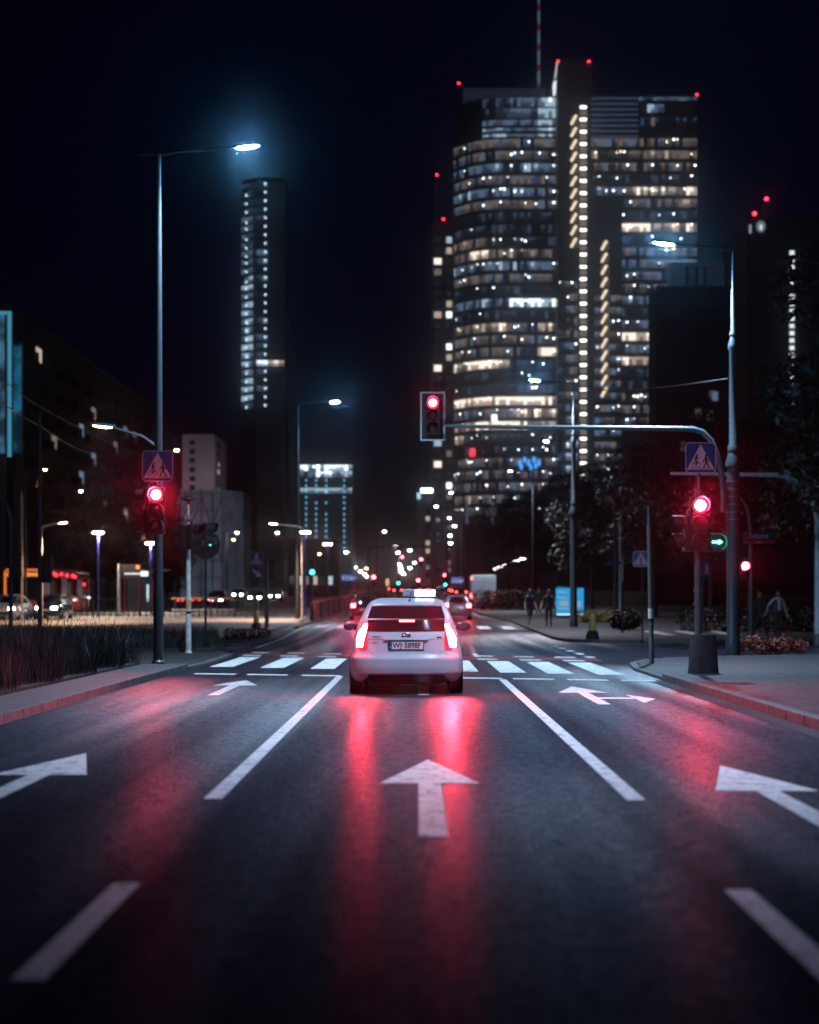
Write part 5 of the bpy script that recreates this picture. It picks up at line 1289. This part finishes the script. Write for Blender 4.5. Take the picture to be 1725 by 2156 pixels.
for r in range(31):
    sp = rowsA[r]; sp = [(0, 1, sp)] if isinstance(sp, str) else sp
    band(tw, PA, gzv(299 + 25.85 * r + 2, TY), 2.35, sp)
for r, (y, hh, tn) in enumerate(((215, 2.6, 'g'), (238, 2.8, 'g'), (258, 1.6, 'g'), (273, 0.9, 'v'), (285, 0.8, 'v'))):
    band(tw, PA[5:], gzv(y, TY), hh, [(0, .35, 'k' if r < 2 else tn), (.35, .75, 'g'), (.75, .9, 'v'), (.9, 1, 'C' if r in (0, 3) else 'v')], dots=False, name='crown_glow_glazing')  # glow, stronger to the right, stands in for uplight on the crown
cap = MB(); cap.prism([(gx(977, TY), TY + 2), (gx(1150, TY), TY + 2), (gx(1150, TY), TY + 22), (gx(977, TY), TY + 22)], gzv(204, TY), gzv(181, TY))
cap.build('roof_plant', emat('roof_glow', (0.3, 0.45, 0.8), 0.02, False, base=(0.1, 0.12, 0.15)), tw)  # faint blue glow put into the plant walls, which are no lamp
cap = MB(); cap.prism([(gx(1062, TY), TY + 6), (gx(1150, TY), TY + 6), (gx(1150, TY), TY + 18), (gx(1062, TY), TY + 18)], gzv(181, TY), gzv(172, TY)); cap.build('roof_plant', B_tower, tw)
# fins
def xprism(x0, x1, y0, y1, ytop, zb=None, Y=TY): return [(gx(x0, Y), y0), (gx(x1, Y), y0), (gx(x1, Y), y1), (gx(x0, Y), y1)]
MB().prism(xprism(1171, 1242, TY - 5, TY + 34, 0), gA, gzv(134, TY)).build('stair_fin', B_tower, tw)
MB().prism(xprism(1242.4, 1308, TY - 3, TY + 30, 0), gA, gzv(428, TY)).build('stair_fin', B_tower, tw)
MB().prism(xprism(1308.4, 1470, TY + 1, TY + 30, 0), gA, gzv(198, TY)).build('right_block', B_tower, tw)
MB().prism(xprism(1242.4, 1308, TY + 1, TY + 29.5, 0), gzv(428, TY) + 0.02, gzv(198.3, TY)).build('right_block', B_tower, tw)
for r in range(32):                                # landing lights of the stair fin
    y = 236 + 25.6 * r
    b = MB(); b.box((gx(1225, TY), TY - 5.15, gzv(y, TY)), (1.8, 0.1, 0.75)); b.mi = 1
    b.box((gx(1225, TY), TY - 5.1, gzv(y + 12, TY)), (2.0, 0.1, 1.5)); b.build('landing_light', [G('landing', (1.0, 0.95, 0.88), 2.4), TONE['w1']], tw)
Mst = G('flight', (1.0, 0.82, 0.56), 0.85)
def flights(xc, ys, Yf, w=11):
    for y in ys:
        b = MB(); x0, x1 = gx(xc - w / 2, TY), gx(xc + w / 2, TY); z = gzv(y, TY)
        b.stroke([(x0, z - 1.25), (x1, z + 1.5)], 0.75, Yf - 0.12, Yf - 0.02); b.build('stair_flight', Mst, tw)
        b = MB(); b.slab([(x0, z - 1.3), (x1 + 0.8, z - 1.3), (x1 + 0.8, z + 1.5), (x0, z + 1.5)], Yf - 0.06, Yf - 0.01); b.build('stair_glazing', TONE['w0'], tw)
flights(1205, [263 + 25.6 * k for k in range(11)], TY - 5)
flights(1270, [522 + 25.6 * k for k in range(13)], TY - 3)
PF = [(gx(1172, TY), TY - 5), (gx(1214, TY), TY - 5)]; PG = [(gx(1250, TY), TY - 3), (gx(1306, TY), TY - 3)]
for r in range(12, 31): band(tw, PF, gzv(299 + 25.6 * r, TY), 2.0, [(0, .35, 'k'), (.35, 1, 'd' if r < 22 else 'c')], pw=1.1)
for r in range(13, 30): band(tw, PG, gzv(215 + 25.6 * (r + 6) if False else 299 + 25.6 * r, TY), 1.8, [(0, 1, 'd' if r % 3 else 'c')], off=0.03, pw=1.5)
# right block: louvred crown and floors
PC1 = [(gx(1244, TY), TY + 1), (gx(1469, TY), TY + 1)]; PC2 = [(gx(1310, TY), TY + 1), (gx(1469, TY), TY + 1)]
lv = MB()
for k in range(8): lv.box((gx(1294, TY), TY + 0.85, gzv(205 + k * 11.5, TY)), (14.2, 0.3, 0.62))
lv.build('louvre_panel', emat('louvre_uplight_glow', (0.30, 0.48, 0.85), 0.09, False, base=(0.1, 0.12, 0.15)), tw)  # glow stands in for uplight on the louvres
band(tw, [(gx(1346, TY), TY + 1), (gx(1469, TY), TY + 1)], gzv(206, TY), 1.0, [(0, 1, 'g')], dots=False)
band(tw, [(gx(1350, TY), TY + 1), (gx(1400, TY), TY + 1)], gzv(226, TY), 2.4, [(0, 1, 'c')])
band(tw, [(gx(1350, TY), TY + 1), (gx(1469, TY), TY + 1)], gzv(254, TY), 2.4, [(0, .25, 'k'), (.16, .24, 'w'), (.25, 1, 'k')])
rowsC = {0: 'd', 1: 'm', 2: 'd', 3: 'k', 4: [(0, .35, 'c'), (.35, 1, 'w')], 5: [(0, .5, 'd'), (.5, 1, 'm')], 6: 'k', 7: [(0, .3, 'W'), (.3, 1, 'w')], 8: 'k', 9: 'd', 10: 'd', 11: 'd', 12: 'd', 13: 'c', 14: 'k', 15: [(0, 1, 'c')], 16: [(0, 1, 'W')], 17: 'c', 18: [(0, 1, 'w')], 19: 'k', 20: 'k'}
for r in range(24):
    sp = rowsC.get(r, 'd'); sp = [(0, 1, sp)] if isinstance(sp, str) else sp
    band(tw, PC1 if r < 5 else PC2, gzv(298 + 25.6 * r, TY), 2.3, sp)
# podium columns, mast, light strips, beacons
for x in (983, 1037, 1100, 1160): MB().box((gx(x, TY), TY - 0.8, gzv(1080, TY)), (0.9, 0.6, 6.5)).build('podium_column', emat('column_glow', (0.4, 0.55, 0.8), 0.10, False, base=(0.3, 0.3, 0.3)), tw)  # columns given a faint glow of their own
ms = MB(); z0 = gzv(170, TY)
for k in range(15):
    ms.mi = 0 if k % 3 else 1; ms.tube([(gx(1140, TY), TY + 10, z0 + k * 2.0), (gx(1140, TY), TY + 10, z0 + k * 2.0 + 1.98)], 0.42 - 0.012 * k, 8)
ms.build('mast', [emat('mast_pale_glow', (0.45, 0.75, 0.9), 0.16, False), emat('mast_red_glow', (0.8, 0.05, 0.1), 0.12, False)], tw)  # light on the mast is put in as a faint glow of its bands
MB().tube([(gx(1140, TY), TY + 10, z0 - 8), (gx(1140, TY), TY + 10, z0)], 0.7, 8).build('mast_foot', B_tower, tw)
ls = MB(); ls.slab([(gx(1162, TY), gzv(214, TY)), (gx(1167, TY), gzv(210, TY)), (gx(1169, TY), gzv(182, TY)), (gx(1165, TY), gzv(180, TY)), (gx(1161, TY), gzv(190, TY))], TY - 5.3, TY - 5.1); ls.build('light_strip', G('strip_white', (0.9, 0.95, 1), 0.8), tw)
ls = MB(); ls.slab([(gx(1165, TY), gzv(176, TY)), (gx(1168, TY), gzv(176, TY)), (gx(1171, TY), gzv(143, TY)), (gx(1169, TY), gzv(143, TY))], TY - 5.3, TY - 5.1); ls.build('light_strip', G('strip_white2', (0.9, 0.95, 1), 0.55), tw)
def beacons(parent, pts, Y, r=0.27):
    for x, y in pts: MB().lathe([(0, -r), (r * 0.8, -r * 0.5), (r, 0), (r * 0.8, r * 0.5), (0, r)], (gx(x, Y), Y - 0.6, gzv(y, Y)), 10).build('beacon', E_beacon, parent, True)
beacons(tw, ((966, 176), (1175, 130), (1240, 130), (1467, 200)), TY - 6)
sg = MB()
sg.box((gx(995, TY), TY - 0.4, gzv(953, TY)), (1.5, 0.2, 2.2)); sg.build('sign_panel', TONE['red'], tw)
sg = MB()
for x, y in ((1095, 975), (1105, 968), (1113, 975), (1125, 968), (1135, 975), (1098, 983), (1118, 984), (1128, 981)): sg.box((gx(x, TY), TY - 0.5, gzv(y, TY)), (0.8, 0.2, 1.6))
sg.build('sign_panel', TONE['blu'], tw)
sg = MB(); sg.box((gx(1041, TY), TY - 0.5, gzv(880, TY)), (1.6, 0.2, 2.0)); sg.build('sign_panel', TONE['C' if False else 'c3'], tw)

# narrow block left of the tower
nb_ = thing('apartment_tower', 'narrow dark apartment tower with two window columns left of the office tower', 'apartment block', (0, 0, 0))
Yn = 470
MB().prism([(gx(910, Yn), Yn), (gx(957, Yn), Yn), (gx(957, Yn), Yn + 20), (gx(910, Yn), Yn + 20)], gz(Yn), gzv(466, Yn)).build('wall', pmat('brown_wall', (0.10, 0.075, 0.08), 0.85, var=0.15, scale=0.3), nb_)
wm = [TONE[k] for k in ('k0', 'c2', 'w2', 'w3', 'c3', 'w1', 'k1')]
for r in range(30):
    for c_, (xw, ww) in enumerate(((922, 1.6), (946, 1.2))):
        y = 505 + 22.5 * r
        lit = random.random()
        m = wm[0] if lit < 0.5 else wm[6] if lit < 0.6 else random.choice(wm[1:6])
        if c_ == 0 and r == 2: m = TONE['w3']
        MB().box((gx(xw, Yn), Yn - 0.04, gzv(y, Yn)), (ww * 1.25, 0.12, 1.7)).build('window', m, nb_)
MB().tube([(gx(919, Yn), Yn + 6, gzv(466, Yn)), (gx(919, Yn), Yn + 6, gzv(372, Yn))], [0.35, 0.15], 8).build('mast', pmat('mast_banded', (0.3, 0.1, 0.12), 0.5), nb_)
beacons(nb_, ((920, 369), (934, 462)), Yn)
lb = thing('office_block', 'lower brown block with a bright white roof sign left of the narrow tower', 'building', (0, 0, 0))
MB().prism([(gx(879, 420), 420), (gx(909, 420), 420), (gx(909, 420), 438), (gx(879, 420), 438)], gz(420), gzv(1045, 420)).build('wall', B_lilac, lb)
MB().box((gx(899, 420), 419.7, gzv(1033, 420)), (2.9, 0.3, 1.1)).build('roof_sign', G('roofsign', (0.9, 0.97, 1.0), 3.0), lb)
MB().box((gx(882, 420), 419.7, gzv(1044, 420)), (0.8, 0.3, 1.5)).build('roof_sign', G('roofsign2', (0.5, 0.85, 1.0), 0.7), lb)
for r in range(9):
    MB().box((gx(901, 420), 419.95, gzv(1075 + 17 * r, 420)), (1.0, 0.1, 1.1)).build('window', TONE[random.choice(('k0', 'w2', 'w1', 'k1'))], lb)
lb = thing('apartment_block', 'plain lilac-grey block at the foot of the round tower, behind the far lamps', 'apartment block', (0, 0, 0))
MB().prism([(gx(912, 380), 380), (gx(975, 380), 380), (gx(975, 380), 396), (gx(912, 380), 396)], gz(380), gzv(1075, 380)).build('wall', B_lilac, lb)
for r in range(8):
    for x in (922, 945): MB().box((gx(x, 380), 379.95, gzv(1095 + 15 * r, 380)), (0.9, 0.1, 1.0)).build('window', TONE[random.choice(('k0', 'k0', 'w1', 'k1'))], lb)

# thin dotted tower on the left
ft = thing('office_tower', 'slim dark tower with two columns of light dots left of centre', 'skyscraper', (0, 0, 0))
Yf = 650
PT = [(gx(506, Yf), Yf + 6), (gx(541, Yf), Yf + 0.5), (gx(598, Yf), Yf + 1.5)]
MB().prism([(x, y + 0.4) for x, y in PT] + [(gx(598, Yf), Yf + 22), (gx(506, Yf), Yf + 22)], gz(Yf), gzv(372, Yf)).build('wall', B_tower, ft)
for r in range(27):
    y = 387 + 17.95 * r
    tl_ = 'k' if r < 6 else 'g'
    spec = [(0, .36, 'k' if r < 4 else ('g' if r < 11 else 'v' if r > 11 else 'c')), (.4, .5, 'k'), (.36, 1, 'n'), (.5, .68, tl_ if random.random() < 0.3 else 'n')]
    if r == 21: spec = [(0, .36, 'v'), (.4, 1, 'w'), (.4, .7, 'C')]
    if r > 25: spec = [(0, .36, 'g'), (.36, 1, 'k')]
    band(ft, PT, gzv(y, Yf), 2.1, spec, dots=False, pw=2.2)
    d = MB(); d.lathe([(0, -0.42), (0.42, 0), (0, 0.42)], (gx(559, Yf), Yf - 0.6, gzv(y, Yf)), 8)
    if r > 0: d.lathe([(0, -0.4), (0.4, 0), (0, 0.4)], (gx(517, Yf), Yf + 3.2, gzv(y + (6 if r in (4, 6, 7, 8, 11) else 2), Yf)), 8)
    d.build('floor_light', G('dot_cool', (0.6, 0.85, 1.0), 1.0 if r % 5 else 2.0), ft)
# wide dotted office block
ob = thing('office_block', 'dark office block with a bright top band and dotted light columns', 'office block', (0, 0, 0))
Yo = 450
PO = [(gx(632, Yo), Yo), (gx(742, Yo), Yo)]
MB().prism([(gx(632, Yo), Yo + 0.3), (gx(742, Yo), Yo + 0.3), (gx(742, Yo), Yo + 22), (gx(632, Yo), Yo + 22)], gz(Yo), gzv(978, Yo)).build('wall', B_tower, ob)
band(ob, PO, gzv(985, Yo), 1.5, [(0, 1, 'C')]); band(ob, PO, gzv(998, Yo), 1.5, [(0, .3, 'c'), (.3, .6, 'C'), (.6, 1, 'v')]); band(ob, PO, gzv(1033, Yo), 1.4, [(0, 1, 'v')])
for r in range(13):
    y = 1011 + 11.9 * r
    for x in (645, 666, 687, 725):
        if random.random() < 0.88: MB().lathe([(0, -0.3), (0.3, 0), (0, 0.3)], (gx(x, Yo), Yo - 0.2, gzv(y, Yo)), 8).build('floor_light', G('dot_teal', (0.15, 0.6, 0.85), 0.9), ob)
# low beige block below it
lo = thing('shop_building', 'low beige building behind the platform lamps, left of the parapet', 'building', (0, 0, 0))
MB().prism([(gx(606, 260), 260), (gx(705, 260), 260), (gx(705, 260), 275), (gx(606, 260), 275)], gz(260), gzv(1138, 260)).build('wall', B_red, lo)
MB().prism([(gx(606, 260) - 0.2, 259.8), (gx(705, 260) + 0.2, 259.8), (gx(705, 260) + 0.2, 275.2), (gx(606, 260) - 0.2, 275.2)], gzv(1138, 260), gzv(1134, 260)).build('roof', B_dark, lo)
for k in range(6): MB().box((gx(615 + 16 * k, 260), 259.9, gzv(1222, 260)), (0.8, 0.3, 1.3)).build('window', TONE[random.choice(('w1', 'k1', 'c2', 'w2'))], lo)
# long apartment slab receding on the left
ap = thing('apartment_block', 'long dark slab of flats on the left with a few lit windows', 'apartment block', (0, 0, 0))
MB().prism([(-60, 176), (-41.9, 176), (-41.9, 268), (-60, 268)], gz(176) - 0.3, 31.5).build('wall', B_red, ap)
MB().prism([(-60.3, 175.7), (-41.5, 175.7), (-41.5, 268.3), (-60.3, 268.3)], 31.5, 32.1).build('roof', B_dark, ap)
lit = {(1, 8): 'w2', (2, 5): 'w1', (4, 6): 'c1', (5, 5): 'c1', (6, 3): 'c2', (8, 3): 'c2', (1, 3): 'org', (8, 7): 'c1', (9, 7): 'c1', (7, 6): 'w1', (5, 7): 'w1', (10, 4): 'w1', (4, 4): 'c1', (10, 2): 'w1'}
proto_w = None; W_flat = pmat('flat_window', (0.012, 0.012, 0.016), 0.7, spec=0.1)
for c_ in range(11):
    for r in range(9):
        k = lit.get((c_, r)); m = TONE[k] if k else W_flat
        if proto_w is None:
            proto_w = MB().box((0, 0, 0), (0.1, 2.6, 1.5)).build('window', TONE['k0'], ap); w_ = proto_w
        else:
            w_ = proto_w.copy(); COL.objects.link(w_); w_.parent = ap
        w_.location = (-41.88, 181 + c_ * 8.0, 5.2 + r * 2.95)
        w_.material_slots[0].link = 'OBJECT'; w_.material_slots[0].material = m
bal = None
for c_ in range(11):
    for r in range(9):
        if bal is None: bal = MB().box((0, 0, 0), (0.8, 2.6, 1.0)).build('balcony', pmat('balcony_panel', (0.05, 0.035, 0.035), 0.9), ap); b_ = bal
        else: b_ = bal.copy(); COL.objects.link(b_); b_.parent = ap
        b_.location = (-41.5, 184.4 + c_ * 8.0, 4.4 + r * 2.95)
# pinkish gable and netted building
pk = thing('apartment_block', 'tall pinkish block with a column of small windows in its gable', 'apartment block', (0, 0, 0))
Yp = 330
MB().prism([(gx(384, Yp), Yp), (gx(452, Yp), Yp), (gx(452, Yp), Yp + 20), (gx(384, Yp), Yp + 20)], gz(Yp), gzv(914, Yp)).build('wall', B_pink, pk)
MB().prism([(gx(362, Yp), Yp + 2), (gx(383.8, Yp), Yp + 2), (gx(383.8, Yp), Yp + 18), (gx(362, Yp), Yp + 18)], gz(Yp), gzv(918, Yp)).build('wing', B_red, pk)
for r in range(8): MB().box((gx(405, Yp), Yp - 0.02, gzv(932 + 19 * r, Yp)), (1.0, 0.12, 0.9)).build('window', TONE['k0'], pk)
for r in range(8): MB().box((gx(452, Yp) + 0.02, Yp + 6, gzv(932 + 19 * r, Yp)), (0.12, 3.5, 1.1)).build('window', TONE['k0'], pk)
nt_ = thing('scaffold_building', 'building wrapped in pale blue-grey scaffold netting', 'building', (0, 0, 0))
Ys = 240
MB().prism([(gx(378, Ys), Ys), (gx(470, Ys), Ys), (gx(506, Ys), Ys + 4), (gx(506, Ys), Ys + 16), (gx(366, Ys), Ys + 16)], gz(Ys), gzv(1032, Ys)).build('wall', B_net, nt_)
fr_ = MB()
for x in (380, 402, 425, 448, 468): fr_.tube([(gx(x, Ys), Ys - 0.25, gz(Ys)), (gx(x, Ys), Ys - 0.25, gzv(1028, Ys))], 0.09, 6)
for y in (1040, 1075, 1110, 1145, 1180, 1215): fr_.tube([(gx(380, Ys), Ys - 0.25, gzv(y, Ys)), (gx(468, Ys), Ys - 0.25, gzv(y, Ys))], 0.06, 6)
for a, b in ((380, 425), (425, 468), (468, 425)): fr_.tube([(gx(a, Ys), Ys - 0.35, gzv(1180, Ys)), (gx(b, Ys), Ys - 0.35, gzv(1045, Ys))], 0.09, 6)
fr_.build('scaffold_frame', M_galv, nt_)
sw = MB()
for k in range(5): sw.box((gx(384 + k * 19, Ys), Ys - 0.12, gzv(1048, Ys) - 0.6 * (k % 2)), (1.1, 0.05, 2.2), Matrix.Rotation(R(18 * (-1) ** k), 3, 'Y'))
sw.build('net_fold', pmat('net_pale', (0.35, 0.42, 0.5), 0.8, var=0.3), nt_)
# blue billboards at the left edge
def board(label, x0, x1, y0, y1, Y, col, st, frame):
    t = thing('billboard', label, 'billboard', (gx(x0, Y), Y, gz(Y)))
    w = gx(x1, Y) - gx(x0, Y); z0, z1 = gzv(y1, Y) - gz(Y), gzv(y0, Y) - gz(Y)
    MB().box((w / 2, 0.3, (z0 + z1) / 2), (w, 0.5, z1 - z0)).build('box', M_dark, t)
    m = bpy.data.materials.new('billboard_print'); m.use_nodes = True; nt = m.node_tree; b = nt.nodes['Principled BSDF']
    tc = nt.nodes.new('ShaderNodeTexCoord'); n = nt.nodes.new('ShaderNodeTexNoise'); n.inputs['Scale'].default_value = 0.55; n.inputs['Detail'].default_value = 6
    nt.links.new(tc.outputs['Object'], n.inputs['Vector']); r = nt.nodes.new('ShaderNodeValToRGB'); r.color_ramp.interpolation = 'LINEAR'
    e = r.color_ramp.elements; e[0].position = 0.42; e[0].color = (*[c * 0.12 for c in col], 1); e[1].position = 0.62; e[1].color = (*col, 1)
    nt.links.new(n.outputs[0], r.inputs[0]); nt.links.new(r.outputs[0], b.inputs['Emission Color']); b.inputs['Emission Strength'].default_value = st
    b.inputs['Base Color'].default_value = (0.02, 0.03, 0.05, 1); m.cycles.emission_sampling = 'NONE'
    MB().box((w / 2 - (0.25 if frame else 0), 0.03, (z0 + z1) / 2), (w - (0.5 if frame else 0.02), 0.04, z1 - z0 - 0.5)).build('print', m, t)
    if frame:
        g = MB(); g.box((w - 0.14, 0.0, (z0 + z1) / 2), (0.26, 0.1, z1 - z0)); g.box((w / 2 - 0.15, 0.0, z1 - 0.12), (w - 0.32, 0.1, 0.24)); g.build('lit_edge', emat('edge_blue', (0.10, 0.55, 0.85), 0.42, False), t)
    for x in (w * 0.2, w * 0.8): MB().box((x, 0.3, z0 / 2), (0.3, 0.3, z0)).build('post', M_dark, t)
board('blue-lit picture billboard with a bright edge at the left border', -70, 24, 655, 962, 122, (0.10, 0.30, 0.50), 0.6, True)
board('narrow blue-lit panel right of the left billboard', 28, 45, 720, 962, 128, (0.02, 0.20, 0.36), 0.55, False)
# dark buildings on the right
rb = thing('apartment_block', 'dark block with a dull blue penthouse storey behind the stepped right column', 'apartment block', (0, 0, 0))
Yr = 210
MB().prism([(gx(1382, Yr), Yr), (gx(1548, Yr), Yr), (gx(1548, Yr), Yr + 7), (gx(1382, Yr), Yr + 7)], gz(Yr), gzv(602, Yr)).build('wall', B_dark, rb)
MB().prism([(gx(1418, Yr), Yr + 2), (gx(1532, Yr), Yr + 2), (gx(1532, Yr), Yr + 6), (gx(1418, Yr), Yr + 6)], gzv(602, Yr), gzv(545, Yr)).build('penthouse', emat('penthouse_glow', (0.12, 0.28, 0.6), 0.022, False, base=(0.15, 0.17, 0.22)), rb)  # faint blue glow put into the penthouse walls
for x in (1452, 1472, 1490): MB().box((gx(x, Yr), Yr + 1.9, gzv(575, Yr)), (0.4, 0.3, 2.4)).build('window', TONE['k0'], rb)
for x, y, k in ((1500, 828, 'w0'), (1506, 834, 'c1'), (1470, 870, 'w0'), (1495, 875, 'w0'), (1440, 940, 'w0')): MB().box((gx(x, Yr), Yr - 0.03, gzv(y, Yr)), (0.7, 0.1, 1.1)).build('window', TONE[k], rb)
for r in range(9): MB().box((gx(1465, Yr), Yr - 0.06, gzv(640 + 36 * r, Yr)), (9.4, 0.16, 0.25)).build('ledge', B_dark, rb)
rt = thing('office_tower', 'dark tower at the right edge with lit stair windows and round emblem', 'skyscraper', (0, 0, 0))
Yt = 320
MB().prism([(gx(1572, Yt), Yt), (gx(1790, Yt), Yt), (gx(1790, Yt), Yt + 25), (gx(1572, Yt), Yt + 25)], gz(Yt), gzv(458, Yt)).build('wall', B_dark, rt)
for r in range(22):
    if r in (5,): continue
    MB().box((gx(1668, Yt), Yt - 0.05, gzv(532 + 15.4 * r, Yt)), (0.85, 0.14, 0.75)).build('stair_window', G('stair_cool', (0.85, 0.92, 1.0), 0.75), rt)
ed = MB(); ed.slab([(gx(1602, Yt) + 0.85 * math.cos(k * math.pi / 12), gzv(477, Yt) + 1.05 * math.sin(k * math.pi / 12)) for k in range(24)], Yt - 0.3, Yt - 0.05); ed.build('emblem', G('emblem_dim', (0.55, 0.7, 0.85), 0.16), rt)
MB().box((gx(1602, Yt), Yt - 0.35, gzv(479, Yt)), (0.45, 0.08, 0.95)).build('emblem_mark', G('emblem_bar', (0.9, 0.95, 1), 0.6), rt)
MB().box((gx(1580, Yt), Yt - 0.1, gzv(482, Yt)), (0.4, 0.2, 1.6)).build('emblem', G('emblem_side', (0.6, 0.75, 0.9), 0.25), rt)
MB().tube([(gx(1588, Yt), Yt + 2, gzv(458, Yt)), (gx(1588, Yt), Yt + 2, gzv(450, Yt))], 0.15, 6).build('mast', B_dark, rt)
MB().tube([(gx(1613, Yt), Yt + 2, gzv(458, Yt)), (gx(1613, Yt), Yt + 2, gzv(420, Yt))], 0.15, 6).build('mast', B_dark, rt)
beacons(rt, ((1588, 451), (1613, 420)), Yt + 2, 0.32)

# ------------------------------------------------------------------ overhead wires
def wire(label, pts, r=0.02, mat=None):
    P = []
    for a, b in zip(pts[:-1], pts[1:]):
        for k in range(9):
            u = k / 8; p = a.lerp(b, u); p.z -= 0.25 * 4 * u * (1 - u) * ((b - a).length / 40); P.append(p)
    tag(MB().tube(P, r, 6).build('overhead_wire', mat or M_galv), label, 'wire')
wire('pale wire running left from the stepped right column across the tower', [at(1533, 797, 44.6), at(1188, 817, 72)])
wire('wire from the left billboard down to the dark trees', [at(-10, 785, 70), at(60, 842, 74), at(340, 975, 110)], 0.02, M_dark)
wire('wire crossing the left edge below the billboard', [at(-10, 838, 62), at(90, 900, 70), at(190, 955, 90)], 0.02)
wire('thin wire right of the mast arm over the street', [at(1260, 985, 90), at(1190, 978, 92), at(1060, 996, 100)], 0.03)

# ------------------------------------------------------------------ thin haze, added to give the lamps bloom-like halos
hz = MB().box((0, 562.5, 114.5), (1260, 1245, 231.2)).build('haze', None)
hz.data.materials.clear()
hm_ = bpy.data.materials.new('halo_haze'); hm_.use_nodes = True
hn = hm_.node_tree; hn.nodes.remove(hn.nodes['Principled BSDF'])
pv = hn.nodes.new('ShaderNodeVolumePrincipled')
pv.inputs['Color'].default_value = (0.8, 0.88, 1.0, 1); pv.inputs['Density'].default_value = 0.00048; pv.inputs['Anisotropy'].default_value = 0.985
hn.links.new(pv.outputs[0], hn.nodes['Material Output'].inputs['Volume'])
hz.data.materials.append(hm_)
hz['kind'] = 'stuff'; hz['label'] = 'thin haze over the whole street, added for lamp halos'
